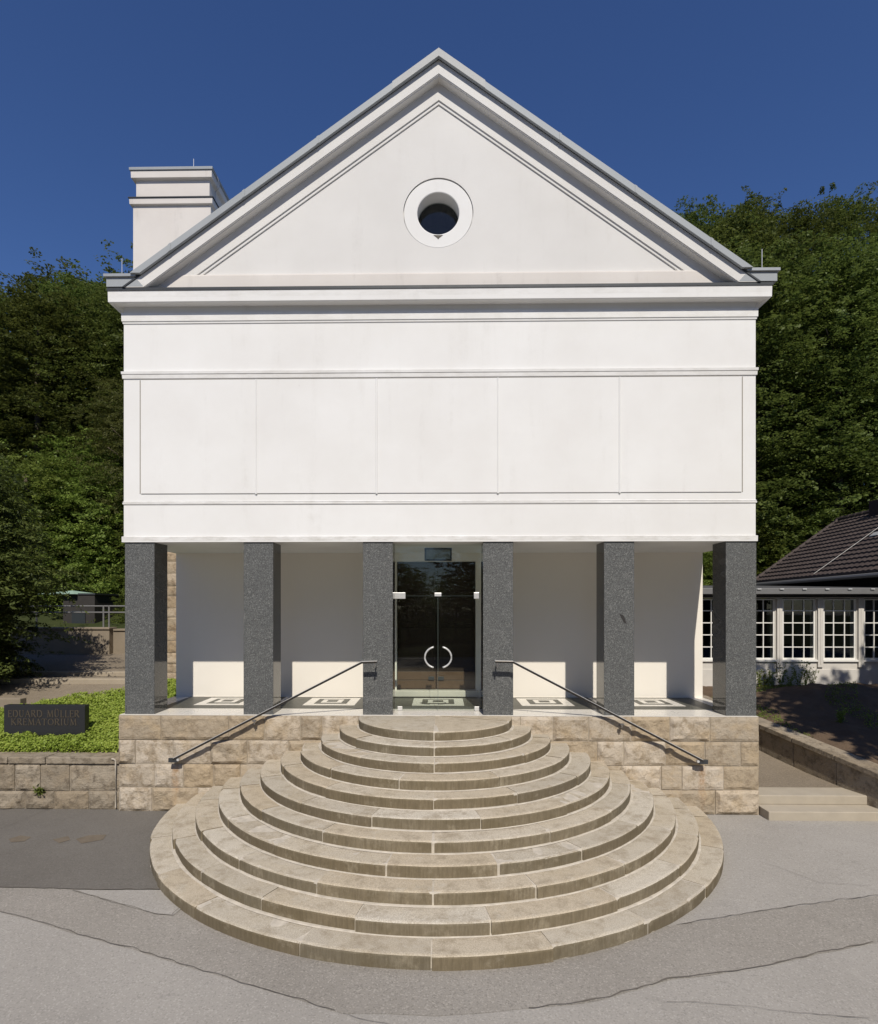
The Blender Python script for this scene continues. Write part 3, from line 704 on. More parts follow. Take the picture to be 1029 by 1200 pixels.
for nm, pts_, brs, lab in (('handrail', [(442,776),(424,776.5),(203,890)], [(298,843)], 'bronze handrail sloping down to the left of the round staircase'),
                      ('handrail', [(580,775.5),(601,776),(824,892)], [(729,847)], 'bronze handrail sloping down to the right of the round staircase')):
    P = [atY(a, b, RY) for a, b in pts_]
    root = empty(nm, (P[1].x, RY, FL), lab, 'handrail')
    r_ = MB(); barpath(r_, P, .024, .016); r_.build('rail', RAIL_METAL, root, bevel=.004)
    t_ = MB(); Q = [p + Vector((0,0,.021)) for p in P]; barpath(t_, Q, .020, .004); t_.build('top_sheen_strip', SATIN, root)  # pale strip stands for the sky's sheen along the rail top
    sg = -1 if P[2].x < 0 else 1
    b_ = MB(); b_.tube([(P[0].x-sg*(-.04),RY,P[0].z-.018),(P[0].x+sg*.04,RY,P[0].z-.085),(P[0].x+sg*.04,.01,P[0].z-.085)], .013, 8); b_.build('bracket', STEEL, root)
    for a, b in brs:
        q = atY(a, b, RY); b_ = MB(); b_.tube([(q.x,RY,q.z-.01),(q.x,RY,q.z-.075),(q.x,PF+.01,q.z-.075)], .013, 8); b_.box(q.x-.03,q.x+.03,RY-.02,RY+.02,q.z-.035,q.z-.012); b_.build('bracket', STEEL, root)
    q = P[2]; b_ = MB(); b_.box(q.x-.075,q.x+.075,RY-.022,RY+.022,q.z-.045,q.z+.025); b_.box(q.x-.02,q.x+.02,RY+.02,PF+.01,q.z-.03,q.z+.01); b_.build('end_block', DARK_METAL, root, bevel=.004)
    b_ = MB(); b_.tube([(q.x-sg*.09,RY-.03,q.z),(q.x-sg*.09,RY+.03,q.z)], .022, 10); b_.build('bolt', SATIN, root)

# ------------------------------------------------------------------ left: retaining wall, bed, name stone, path
WY = 0.02
rw = empty('retaining_wall', (-8, WY, 0), 'low sandstone retaining wall with cap slabs left of the hall', 'wall')
wx = lambda px: atY(px, 915, WY).x
XL = -30.0
w1 = MB(); a = [wx(p) for p in (18,48,82)]; b = [wx(p) for p in (-20,30,64,104)]
ex = [wx(-60)-i*.8 for i in range(0, 26)]
rock_wall(w1, XL, -5.49, WY, -.02, [.34,.47], [b+ex, a+[wx(-25)]+ex], 21, .04, .014, .04, depth=.3)
w1.build('courses', [STONE_L, MORTAR_D], rw)
xs = [-5.475, wx(55), wx(11), wx(-40)] + [wx(-40)-1.1*i for i in range(1, 20)]
for i, (b, a) in enumerate(zip(xs, xs[1:])):
    if i > 4: break
    c = MB(); c.box(a+.006, b-.006, WY-.045, WY+.36, .795, .91+random.uniform(-.006,.006), 0, random.random()); c.build('cap_slab', STONE_L, rw, bevel=.012)
c = MB(); c.box(XL, xs[5]-.006, WY-.045, WY+.36, .795, .91); c.build('cap_slab', STONE_L, rw, bevel=.012)
vp = MB(); vp.tube([(-5.535,WY-.05,.87),(-5.535,WY-.055,.8),(-5.535,WY-.055,.05)], .013, 6); vp.tube([(-5.60,WY-.06,.89),(-5.56,WY-.06,.885),(-5.535,WY-.055,.86)], .013, 6); vp.build('drain_pipe', MORTAR, rw)

def bed_z(x, y):
    t = max(0, min(1, (y-.3)/3.1)); z = .90 + .78*t**.85
    return z + .05*mnoise.noise(Vector((x*1.3, y*1.3, 2)))
def sheet(name, x0, x1, y0, y1, fz, m, step=.25, skirt=None):
    nx, ny = max(2,int((x1-x0)/step)), max(2,int((y1-y0)/step)); V = []; Fs = []
    for j in range(ny+1):
        for i in range(nx+1):
            x, y = x0+(x1-x0)*i/nx, y0+(y1-y0)*j/ny; V.append((x, y, fz(x,y)))
    for j in range(ny):
        for i in range(nx): Fs.append((j*(nx+1)+i, j*(nx+1)+i+1, (j+1)*(nx+1)+i+1, (j+1)*(nx+1)+i))
    mb = MB(); mb.faces(V, Fs); return mb.build(name, m, smooth=True)
struct(sheet('soil_bed', -30, -5.45, .3, 4.3, lambda x,y: bed_z(x,y)-.03-(.28 if (y > 2.5+max(-.9,min(1.3,x+8.1))*.62 and x < -6.3) else 0), SOIL))
rg = np.random.default_rng(4)
def leaf_mesh(name, P, Nn, size, m, aspect=.6, fold=False):
    """one small diamond leaf per point; P, Nn arrays (n,3)"""
    n = len(P); Nn = Nn/np.linalg.norm(Nn, axis=1, keepdims=True)
    rv = rg.normal(size=(n,3)); U = np.cross(Nn, rv); U /= np.linalg.norm(U, axis=1, keepdims=True)+1e-9
    Vv = np.cross(Nn, U); sz = (size*rg.uniform(.65,1.35,n))[:,None]
    q = np.stack([P-U*sz, P-Vv*sz*aspect+Nn*sz*.15, P+U*sz, P+Vv*sz*aspect+Nn*sz*.15], 1).reshape(-1,3)
    me = bpy.data.meshes.new(name); me.vertices.add(4*n); me.vertices.foreach_set('co', q.astype(np.float32).ravel())
    me.loops.add(4*n); me.loops.foreach_set('vertex_index', np.arange(4*n, dtype=np.int32))
    me.polygons.add(n); me.polygons.foreach_set('loop_start', np.arange(0,4*n,4,dtype=np.int32)); me.polygons.foreach_set('loop_total', np.full(n,4,dtype=np.int32))
    me.materials.append(m); me.update(calc_edges=True); me.validate(); return me
n = 130000
x = rg.uniform(-10.5,-5.47,n); y = rg.uniform(.30,4.2,n)
# the bed's far edge runs back toward the hall
keep = (y < 2.4 + np.clip(x+8.1,-.9,1.3)*.62 + (x > -6.35)*1.2) ; x, y = x[keep], y[keep]
hh = np.array([bed_z(a,b)+.06*mnoise.noise(Vector((a*5,b*5,1))) for a,b in zip(x,y)]) + rg.uniform(-.03,.13,len(x))
Nn = rg.normal(size=(len(x),3))*.55 + np.array([0,-.35,1.0])
gc = bpy.data.objects.new('groundcover', leaf_mesh('groundcover', np.stack([x,y,hh],1), Nn, .023, COVER, .62)); COL.objects.link(gc)
tag(gc, 'bright yellow-green leafy groundcover behind the low stone wall', 'groundcover', kind='stuff')

# name stone
NY = .72
nb, nt = atY(5, 868, NY), atY(99, 826, NY)
x0, x1 = atY(4.5, 840, NY).x, atY(99.5, 840, NY).x; zt_, zb2 = atY(50, 826.5, NY).z, atY(50, 862, NY).z
ns = empty('name_stone', ((x0+x1)/2, NY, zb2), 'black granite name stone with two lines of bronze lettering in green groundcover', 'name stone')
s_ = MB(); s_.box(x0, x1, NY, NY+.14, zb2, zt_); s_.build('slab', BLACK_STONE, ns, bevel=.008)
GL = {  # strokes on a cap height of 1; (x0,y0,x1,y1,thick)
 'E': (.52, [(.08,0,.08,1,1),(.0,1,.5,1,0),(.08,.52,.42,.52,0),(.0,0,.52,0,0),(.5,1,.5,.86,0),(.52,0,.52,.15,0),(.42,.58,.42,.45,0)]),
 'D': (.78, [(.1,0,.1,1,1),(0,1,.4,1,0),(.4,1,.62,.86,1),(.62,.86,.72,.6,1),(.72,.6,.72,.4,1),(.72,.4,.62,.14,1),(.62,.14,.4,0,1),(.4,0,0,0,0)]),
 'U': (.72, [(.1,1,.1,.28,1),(.1,.28,.2,.07,1),(.2,.07,.36,0,0),(.36,0,.52,.07,0),(.52,.07,.6,.28,0),(.6,.28,.6,1,0),(0,1,.22,1,0),(.5,1,.7,1,0)]),
 'A': (.74, [(.06,0,.37,1,0),(.37,1,.68,0,1),(.17,.36,.56,.36,0),(0,0,.16,0,0),(.58,0,.78,0,0)]),
 'R': (.68, [(.1,0,.1,1,1),(0,1,.36,1,0),(.36,1,.52,.9,1),(.52,.9,.52,.66,1),(.52,.66,.36,.52,0),(.36,.52,.1,.52,0),(.3,.52,.62,0,1),(0,0,.2,0,0),(.56,0,.72,0,0)]),
 'M': (.92, [(.1,0,.16,1,0),(.16,1,.45,.06,1),(.45,.06,.74,1,0),(.74,1,.82,0,1),(0,0,.2,0,0),(.72,0,.92,0,0),(.04,1,.18,1,0),(.72,1,.86,1,0)]),
 'L': (.54, [(.1,0,.1,1,1),(0,1,.2,1,0),(0,0,.52,0,0),(.52,0,.52,.17,0)]),
 'K': (.70, [(.1,0,.1,1,1),(.6,1,.12,.45,0),(.24,.58,.66,0,1),(0,1,.2,1,0),(0,0,.2,0,0),(.5,1,.68,1,0),(.58,0,.74,0,0)]),
 'T': (.66, [(.33,0,.33,1,1),(0,1,.66,1,0),(0,1,0,.84,0),(.66,1,.66,.84,0),(.22,0,.44,0,0)]),
 'O': (.82, [(.41+.36*math.cos(i*math.pi/8), .5+.5*math.sin(i*math.pi/8), .41+.36*math.cos((i+1)*math.pi/8), .5+.5*math.sin((i+1)*math.pi/8), 1 if i%8 in (0,1,6,7,15,8,9,14) else 0) for i in range(16)]),
 'I': (.28, [(.14,0,.14,1,1),(.02,0,.26,0,0),(.02,1,.26,1,0)]), ' ': (.4, [])}
GL['\u00dc'] = (GL['U'][0], GL['U'][1] + [(.2,1.13,.2,1.23,1),(.5,1.13,.5,1.23,1)])
def lettering(text, xa, xb, zb, h):
    wtot = sum(GL[c][0]+.17 for c in text)-.17; sx = (xb-xa)/wtot; mb = MB(); xx = 0
    for ch in text:
        for (ax, ay, bx, by, tk) in GL[ch][1]:
            p, q = Vector((xa+(xx+ax)*sx, zb+ay*h)), Vector((xa+(xx+bx)*sx, zb+by*h)); d = q-p
            if d.length < 1e-6: continue
            d.normalize(); hw = h*(.075 if tk else .038); u = Vector((-d.y, d.x))*hw; p = p-d*hw*.5; q = q+d*hw*.5
            mb.prism([tuple(p-u), tuple(q-u), tuple(q+u), tuple(p+u)], 'y', NY-.006-.0004*(len(mb.f)%7), NY-.001)
        xx += GL[ch][0]+.17
    return mb
lettering('EDUARD M\u00dcLLER', atY(10,836,NY).x, atY(93,836,NY).x, atY(50,840.2,NY).z, atY(50,832.6,NY).z-atY(50,840.2,NY).z).build('lettering', BRONZE, ns)
lettering('KREMATORIUM', atY(13.5,846,NY).x, atY(90,846,NY).x, atY(50,849.6,NY).z, atY(50,842.4,NY).z-atY(50,849.6,NY).z).build('lettering', BRONZE, ns)

KERB = m_flat('worn_kerb_stone', (.36,.31,.24), .9, 0, .2, 4, .15)
# path with shallow steps behind the bed
pz = MB()
pp = [(2.2,1.40),(3.86,1.68),(3.90,1.765),(4.66,1.775),(4.70,1.845),(7.7,2.13)]
for (y0, z0), (y1, z1) in zip(pp, pp[1:]): pz.quad([(-30,y0,z0),(-6.4,y0,z0),(-6.4,y1,z1),(-30,y1,z1)])
pz.quad([(-30,2.2,1.4),(-6.4,2.2,1.4),(-6.4,2.2,1.1),(-30,2.2,1.1)])
struct(pz.build('upper_path', ASPH_PATH))
for y0, z1 in ((3.84,1.785),(4.64,1.865)):
    k = MB(); k.box(-16, -6.45, y0, y0+.3, z1-.16, z1+.008); struct(k.build('kerb_step', KERB, bevel=.015))
k = MB(); k.box(-16, -8.7, 2.05, 2.25, 1.2, 1.60); struct(k.build('bed_kerb', CONCRETE, bevel=.015))
pw = MB(); pw.box(-30, -9.85, 7.4, 7.75, 1.7, 2.85); pw.box(-9.85, -5.45, 7.6, 7.9, 1.7, 2.80)
pw.box(-30, -9.83, 7.36, 7.79, 2.85, 2.91); pw.box(-9.83,-5.45,7.56,7.94,2.80,2.86)
tag(pw.build('terrace_wall', CONCRETE, bevel=.01), 'brown concrete terrace wall below a metal railing behind the path', 'wall')
rl = empty('railing', (-10, 7.6, 2.9), 'grey tubular steel railing on top of the brown terrace wall', 'railing')
r_ = MB()
for z in (3.55, 3.36): r_.tube([(-14,7.62,z),(-5.6,7.62,z)], .022, 8)
r_.build('rails', EAVE_MET, rl)
for xp in (-10.15, -9.98, -7.9, -12.2):
    r_ = MB(); r_.tube([(xp,7.62,2.86),(xp,7.62,3.57)], .026, 8); r_.build('post', EAVE_MET, rl)
pv = empty('shed', (-12, 9, 2.85), 'small dark shed with green copper roof behind the railing', 'shed')
b0 = atY(74, 738, 9.2); b1 = atY(111, 697, 9.2)
q = MB(); q.box(b0.x, b1.x, 9.2, 11, 2.6, b1.z); q.build('wall', m_flat('dark_board', (.035,.032,.03), .85, 0, .25), pv)
q = MB(); cx_ = b0.x-.05; q.faces([(b0.x-.75,9.0,b1.z+.02),(b0.x+.5,9.0,b1.z+.02),(b0.x+.5,11.2,b1.z+.02),(b0.x-.75,11.2,b1.z+.02),(cx_-.2,10.1,b1.z+.17)], [(0,1,2,3),(0,1,4),(1,2,4),(2,3,4),(3,0,4)]); q.build('roof', COPPER, pv)
q = MB(); q.box(b0.x+.51, b1.x+.03, 9.17, 11.1, b1.z+.001, b1.z+.05); q.build('flat_roof', DARK_METAL, pv)
q = MB(); q.box(b1.x-.75, b1.x-.3, 9.17, 9.2, 2.95, 3.4); q.build('window', m_flat('shed_window', (.03,.035,.04), .2), pv)

# ------------------------------------------------------------------ right: garden steps, path, garden wall, bed
gs = empty('garden_steps', (6.5, -.2, 0), 'two broad stone steps at the right corner of the hall', 'steps')
gw0, gw1 = Vector((7.36,-.25)), Vector((6.02,5.2))
def gwx(y): return gw0.x + (gw1.x-gw0.x)*(y-gw0.y)/(gw1.y-gw0.y)
for i, (y0, y1, z0, z1, xr) in enumerate(((-.34,.35,-.01,.145,8.4),(.02,.50,.145,.30,7.5))):
    s_ = MB(); s_.box(5.445, xr, y0, y1, z0, z1); s_.build('tread', m_flat('grey_step_stone', (.40,.355,.285), .9, 0, .16, 4, .15), gs, bevel=.012)
gp_ = MB()
ys = [.48,1.2,2.0,3.0,4.2,5.9]; zs = [.302,.36,.46,.62,.85,1.2]
for (a, za_), (b, zb3) in zip(zip(ys,zs), zip(ys[1:],zs[1:])): gp_.quad([(5.45,a,za_),(gwx(a)+.12,a,za_),(gwx(b)+.12,b,zb3),(5.45,b,zb3)])
struct(gp_.build('garden_path', ASPH_PATH))
gw = MB()
def gtop(y): return .74 + (y-gw0.y)*.13
yy = [-.9,-.25,.6,1.5,2.3,3.3,4.3,5.2]
for a, b in zip(yy, yy[1:]):
    b -= .012
    xa, xb = gwx(a), gwx(b); ta, tb = gtop(a), gtop(b); t = .28
    gw.faces([(xa,a,-.05),(xa+t,a,-.05),(xb+t,b,-.05),(xb,b,-.05),(xa,a,ta-.1),(xa+t,a,ta-.1),(xb+t,b,tb-.1),(xb,b,tb-.1)], [(0,3,2,1),(4,5,6,7),(0,1,5,4),(1,2,6,5),(2,3,7,6),(3,0,4,7)], 0, random.random())
gwo = empty('garden_wall', (7, 1, 0), 'low stone wall with cap slabs edging the right-hand path', 'wall')
gw.build('courses', STONE_L, gwo, bevel=.012)
for a, b in zip(yy, yy[1:]):
    b -= .012; c = MB(); xa, xb = gwx(a)-.04, gwx(b)-.04; ta, tb = gtop(a), gtop(b); t = .40
    c.faces([(xa,a,ta-.098),(xa+t,a,ta-.098),(xb+t,b,tb-.098),(xb,b,tb-.098),(xa,a,ta),(xa+t,a,ta),(xb+t,b,tb),(xb,b,tb)], [(0,3,2,1),(4,5,6,7),(0,1,5,4),(1,2,6,5),(2,3,7,6),(3,0,4,7)], 0, random.random())
    c.build('cap_slab', STONE_L, gwo, bevel=.012)
def mound(x, y):
    z = gtop(max(-1,min(y,5)))-.05 + .02*(x-7)
    z = min(z, 1.62) if y > 3 else z
    d = math.exp(-(((x-9.6)/1.5)**2 + ((y-4.1)/.75)**2)); d2 = math.exp(-(((x-11.6)/1.6)**2 + ((y-3.9)/.8)**2))
    q = Vector((x*2.2, y*2.2, 0)); return z + .34*max(d, d2)*(1+.35*mnoise.noise(q*1.3)) + .05*mnoise.fractal(q, 1, 2, 4)
def bedx(name, y0, y1):
    nx, ny = 150, 60; V = []; Fs = []
    for j in range(ny+1):
        for i in range(nx+1):
            y = y0+(y1-y0)*j/ny; xs_ = gwx(y)+.24; x = xs_ + (24-xs_)*(i/nx)**1.7; V.append((x, y, mound(x,y)))
    for j in range(ny):
        for i in range(nx): Fs.append((j*(nx+1)+i, j*(nx+1)+i+1, (j+1)*(nx+1)+i+1, (j+1)*(nx+1)+i))
    mb = MB(); mb.faces(V, Fs); return mb.build(name, SOIL, smooth=True)
struct(bedx('soil_mound', -.9, 5.95))
# ------------------------------------------------------------------ annex
AY = 5.95
ann = empty('annex', (11, AY, 1.5), 'low white annex with gridded windows and brown tiled roof right of the hall', 'building')
def ax(px): return atY(px, 740, AY).x
zwt, zwb = atY(940,702,AY).z, atY(940,773,AY).z
wins = [(821,860.5),(869,908.5),(917,956),(965,1003.5),(1012.5,1051),(1060,1099),(1107,1147)]
wl = MB(); XA, XB = ax(812), 24
z_lo, z_hi = 1.0, atY(940,697,AY).z
wl.box(XA, XB, AY, AY+.25, z_lo, zwb-.005); wl.box(XA, XB, AY, AY+.25, zwt+.02, z_hi)
prev = XA
for a, b in wins:
    wl.box(prev, ax(a), AY, AY+.25, zwb-.005, zwt+.02); prev = ax(b)
wl.box(prev, XB, AY, AY+.25, zwb-.005, zwt+.02)
wl.box(XA, XB, AY-.03, AY, 1.0, zwb-.27)
wl.build('wall', WALL_PAINT, ann)
gb = MB(); gb.box(XA,XA+.25,AY+.25,AY+9,1.0,z_hi); gb.build('side_wall', WALL_PAINT, ann)
for (a, b), (a2, b2) in zip(wins, wins[1:]):
    p = MB(); xm = (ax(b)+ax(a2))/2; p.box(xm-.072, xm+.072, AY-.05, AY-.002, zwb-.2, zwt+.0); p.box(xm-.012, xm+.012, AY-.058, AY-.05, zwb-.12, zwt-.02); p.build('pilaster', WALL_PAINT, ann, bevel=.006)
for a, b in wins:
    xa, xb = ax(a), ax(b); f_ = MB(); y0, y1 = AY+.02, AY+.08; t = .045
    f_.box(xa, xa+t, y0, y1, zwb, zwt); f_.box(xb-t, xb, y0, y1, zwb, zwt); f_.box(xa+t, xb-t, y0, y1, zwb, zwb+t); f_.box(xa+t, xb-t, y0, y1, zwt-t*.6, zwt)
    for k in (1,2): xm = xa+(xb-xa)*k/3; f_.box(xm-.013, xm+.013, y0+.01, y1-.01, zwb+t, zwt-t*.6)
    for k in range(1,5): zm = zwb+(zwt-zwb)*k/5+.01; f_.box(xa+t, xb-t, y0+.015, y1-.015, zm-.013, zm+.013)
    wn_ = f_.build('window', WHITE_PAINT, ann)
    g_ = MB(); g_.box(xa+.02, xb-.02, AY+.052, AY+.060, zwb+.02, zwt-.01); g_.build('pane', WINGLASS, wn_)
    s_ = MB(); s_.box(xa-.03, xb+.03, AY-.05, AY+.04, zwb-.055, zwb-.003); s_.build('sill', WHITE_PAINT, wn_, bevel=.006)
bd = MB(); bd.box(XA-.05, XB, AY-.10, AY-.004, zwt+.045, z_hi-.02); bd.build('dark_band', DARK_IN_SHADE, ann)
rm = MB(); rm.box(XA+.25, XB, AY+.5, AY+7, zwb-1.2, zwb-1.15); rm.box(XA+.25, XB, AY+6.9, AY+7, zwb-1.15, z_hi); rm.box(XA+.25, XB, AY+.26, AY+7, zwt+.15, zwt+.2); rm.build('room', DARK_IN_SHADE, ann)
ze = atY(960,690.5,AY-.35).z
ev = MB(); ev.box(XA-.4, XB, AY-.40, AY-.30, ze-.13, ze+.03); ev.box(XA-.4, XB, AY-.30, AY-.004, ze-.12, ze-.08); ev.build('eave', EAVE_MET, ann, bevel=.01)
for k in range(14):
    bx_ = MB(); xx = ax(880)+k*.59; bx_.box(xx-.05, xx+.05, AY-.43, AY-.402, ze-.01, ze+.02); bx_.build('eave_clip', SATIN, ann)
fr_ = MB(); z2 = 4.4
fr_.faces([(XA-.4,AY-.36,ze+.032),(XB,AY-.36,ze+.032),(XB,AY+7.8,z2),(XA-.4,AY+7.8,z2)], [(0,1,2,3)]); fr_.box(XA-.4,XB,AY+7.8,AY+7.9,ze,z2); fr_.build('flat_roof', ROOF_FELT, ann)
# tiled roof of the taller wing behind: its ridge runs away from the viewer
RX0, RX1, RYn, RYf, zE0, zR = 12.35, 15.8, 3.2, 13.9, 4.50, 7.0
XSK = .04                                     # the wing stands very slightly askew
def rp_(t, y, off=0): return (RX0+(RX1-RX0)*t+XSK*(y-6), y, zE0+(zR-zE0)*t+off)
tl_ = MB(); nr = 15
for r in range(nr):
    t0, t1 = r/nr, (r+1.1)/nr; ny_ = int((RYf-RYn)/.05); V = []; Fs = []
    for i in range(ny_+1):
        y = RYn+(RYf-RYn)*i/ny_; wv = .03*abs(math.sin(math.pi*y/.24)); V += [rp_(t0,y,.075+wv), rp_(t0,y,-.01), rp_(t1,y,.012+wv)]
    for i in range(ny_): Fs += [(i*3+1, i*3+4, i*3+3, i*3), (i*3, i*3+3, i*3+5, i*3+2)]
    b0 = len(tl_.v); tl_.v += V
    for i, f in enumerate(Fs): tl_.f.append(tuple(b0+q for q in f)); tl_.m.append(0); tl_.c.append(random.Random(r*1000+int(i/2/4.8)).random())
q0, q1, q2, q3 = rp_(1,RYn), rp_(1,RYf), (RX1*2-RX0+XSK*8,RYf,zE0), (RX1*2-RX0-XSK*3,RYn,zE0)
tl_.faces([q0,q1,q2,q3], [(0,1,2,3)])
hr = tl_.build('tiled_roof', TILE, ann, fix=False)
h_ = MB()
for k in range(27):
    a = Vector(rp_(1, RYn+.4*k, .07)); b = Vector(rp_(1, RYn+.4*k+.43, .07)); h_.tube([a,b], .10, 8, r1=.08)
for k in range(13):
    a = Vector(rp_(k/13, RYf, .07)); b = Vector(rp_((k+1.08)/13, RYf, .07)); h_.tube([a,b], .075, 8, r1=.06)
h_.build('ridge_tiles', TILE, hr)
cn = MB(); yc = 9.75; cn.tube([Vector(rp_(.0,yc,.13)), Vector(rp_(1,yc,.13))], .011, 6); cn.build('lightning_conductor', EAVE_MET, hr)
for (t, y0, y1) in ((.17,6.9,7.35),(.50,9.2,9.6)):
    cn = MB(); cn.faces([rp_(t,y0,.12),rp_(t,y1,.12),rp_(t+.045,y1,.13),rp_(t+.045,y0,.13),rp_(t,y0,.10),rp_(t,y1,.10),rp_(t+.045,y1,.11),rp_(t+.045,y0,.11)], [(0,1,2,3),(7,6,5,4),(0,4,5,1),(1,5,6,2),(2,6,7,3),(3,7,4,0)]); cn.build('snow_guard', SATIN, hr)
gu = MB(); gu.tube([rp_(-.01,RYn,-.05), rp_(-.01,RYf,-.05)], .07, 8); gu.build('gutter', EAVE_MET, hr)
hw_ = MB(); hw_.prism([(12.9,6.25),(19.6,6.25),(19.8,13.7),(13.1,13.7)], 'z', 2.0, zE0+.2); hw_.build('upper_wall', DARK_IN_SHADE, ann)  # shade under the eave put into a near-black wall colour
hw_ = MB(); hw_.prism([(12.9,3.45),(19.4,3.45),(19.6,5.9),(12.9,5.9)], 'z', .5, zE0+.2); hw_.build('front_wall', WALL_PAINT, ann)
ch = MB(); c0 = atY(1018, 612, 11.6); ch.box(c0.x, c0.x+.9, 10.8, 11.6, 6.0, atY(1019,583,10.8).z); ch.build('chimney', m_flat('dark_brick', (.05,.03,.025), .9, 0, .3, 12), ann, bevel=.01)
# chairs inside, seen through the windows
def chair(x, y, rz, lab):
    o = empty('chair', (x, y, zwb-1.15), lab, 'chair', 'pale blue chairs inside the annex')
    z = zwb-.95
    a = MB(); a.box(x-.2,x+.2,y-.2,y+.2,z+.22,z+.28); a.build('seat', CHAIR, o, bevel=.02)
    a = MB(); a.box(x-.2,x+.2,y+.16,y+.2,z+.36,z+.78); a.build('backrest', CHAIR, o, bevel=.02)
    for sx in (-.17,.17):
        for sy in (-.17,.17): a = MB(); a.tube([(x+sx,y+sy,z-.2),(x+sx,y+sy,z+.24 if sy<0 else z+.6)], .014, 6); a.build('leg', STEEL, o)
for i, px in enumerate((926,940,974,892)): chair(atY(px,760,AY+1.2).x, AY+1.0, 0, 'pale blue chair inside the annex behind the gridded windows')

# ------------------------------------------------------------------ trees
def hill_z(x, y):
    t = max(0, min(1, (x+8)/16)); z = 2.8*(1-t)+1.5*t
    return z + .17*max(0, min(y,70)-8) + .3*mnoise.noise(Vector((x*.15, y*.15, 0)))
V = []; Fs = []; nx, ny = 60, 30
for j in range(ny+1):
    for i in range(nx+1):
        x = -150+300*i/nx; y = (7.7 + (140-7.7)*(j/ny)**1.6); V.append((x, y, hill_z(x,y)))
for j in range(ny):
    for i in range(nx): Fs.append((j*(nx+1)+i, j*(nx+1)+i+1, (j+1)*(nx+1)+i+1, (j+1)*(nx+1)+i))
hb = MB(); hb.faces(V, Fs); struct(hb.build('hill', FOREST, smooth=True))

def trunk_mb(h, r, crown_lo, limbs, seed, cr):
    rr = random.Random(seed); mb = MB(); pts = []
    for i in range(8):
        t = i/7; pts.append((.25*math.sin(t*3+seed)*t, .25*math.cos(t*2.3+seed)*t, h*.93*t-.6*(i==0)))
    mb.tube(pts, r, 9, r1=.05)
    for k in range(limbs):
        t = crown_lo/h + (1-crown_lo/h)*(.05+.85*k/limbs); z = h*.93*t; a = rr.uniform(0, 6.28); L = cr*rr.uniform(.6,.95)*(1-.55*t)
        p = Vector((0,0,z)); q = p+Vector((math.cos(a)*L*.5, math.sin(a)*L*.5, L*.28)); s_ = p+Vector((math.cos(a)*L, math.sin(a)*L, L*.6))
        mb.tube([p,q,s_], r*.35*(1-.5*t), 6, r1=.02)
    return mb
def crown_points(h, lo, cr, nbough, nleaf, seed, shape='round', rise=.15):
    """leaves sit on flat sprays, sprays on boughs that run out from the stem to an uneven crown surface"""
    g_ = np.random.default_rng(seed); per = 42; nsp = max(1, nleaf//(nbough*per)); P = []; Nl = []
    for k in range(nbough):
        t = max(.02,(k+g_.uniform(0,1))/nbough)**.92; a = 2.399963*k + g_.uniform(-.5,.5)
        if shape == 'cone': rad = cr*(1-t)**.8+.15
        elif shape == 'bush': rad = cr*np.sqrt(max(.06,1-(t*.97)**2))
        elif shape == 'spire': rad = cr*(np.sin(np.pi*(t*.70+.26))**.8)*(1 if t < .75 else .8)
        else: rad = cr*(np.sin(np.pi*(t*.78+.16))**.7)
        rad *= (1+.16*np.sin(a*3+seed)+.14*np.sin(a*5+t*9+seed*2))*g_.uniform(.52,1.1)
        zt = lo+(h-lo)*min(.965,t*g_.uniform(.93,1.02)); tip = np.array([rad*np.cos(a), rad*np.sin(a), zt]); base = np.array([0,0,max(lo*.7, zt-rad*(.35+rise))])
        u = g_.uniform(.12,1,(nsp,1))**.7; o = base+(tip-base)*u; spread = .125*cr+.10
        o += g_.normal(size=(nsp,3))*spread*np.array([1,1,.55])
        d = (tip-base)/(np.linalg.norm(tip-base)+1e-6); d = d*.8+np.array([np.cos(a),np.sin(a),rise])*.5+g_.normal(size=(nsp,3))*.42
        d /= np.linalg.norm(d,axis=1,keepdims=True)
        side = np.cross(d, [0,0,1.0]); side /= np.linalg.norm(side,axis=1,keepdims=True)+1e-6; up = np.cross(side, d)
        L = (g_.uniform(.5,1.2,(nsp,1))*(cr*.24+.10))[:,None,:]
        sp_ = g_.uniform(0,1,(nsp,per,1)); wd = g_.uniform(-1,1,(nsp,per,1))*.40*(1-.55*sp_)
        q = o[:,None,:]+d[:,None,:]*sp_*L+side[:,None,:]*wd*L+up[:,None,:]*g_.normal(size=(nsp,per,1))*.05*L
        q[:,:,2] -= (sp_[:,:,0]**2)*L[:,:,0]*.28
        nn = up[:,None,:]*.9+d[:,None,:]*.35+g_.normal(size=(nsp,per,3))*.42
        P.append(q.reshape(-1,3)); Nl.append(nn.reshape(-1,3))
    return np.concatenate(P), np.concatenate(Nl)
def make_tree(name, h, lo, cr, nclump, nleaf, lsize, leafm, seed, shape='round', tr=.28, rise=.15, limbs=9, aspect=.55):
    root = bpy.data.objects.new(name, None); COL.objects.link(root)
    P, Nl = crown_points(h, lo, cr, nclump, nleaf, seed, shape, rise)
    me = leaf_mesh('crown', P, Nl, lsize, leafm, aspect); c = bpy.data.objects.new('crown', me); COL.objects.link(c); c.parent = root
    t = trunk_mb(h, tr, lo, limbs, seed, cr).build('trunk', BARK, root, smooth=True)
    return root
def place(root, x, y, z, s=1, rz=0, label='', group=None, copy=True, cat='tree', zs=None):
    if copy:
        r_ = root.copy(); COL.objects.link(r_)
        for chd in list(root.children):
            c = chd.copy(); COL.objects.link(c); c.parent = r_
    else: r_ = root
    r_.location = (x, y, z); r_.rotation_euler = (0, 0, rz); r_.scale = (s, s, zs or s)
    r_['label'] = label; r_['category'] = cat
    if group: r_['group'] = group
    elif 'group' in r_: del r_['group']
    return r_
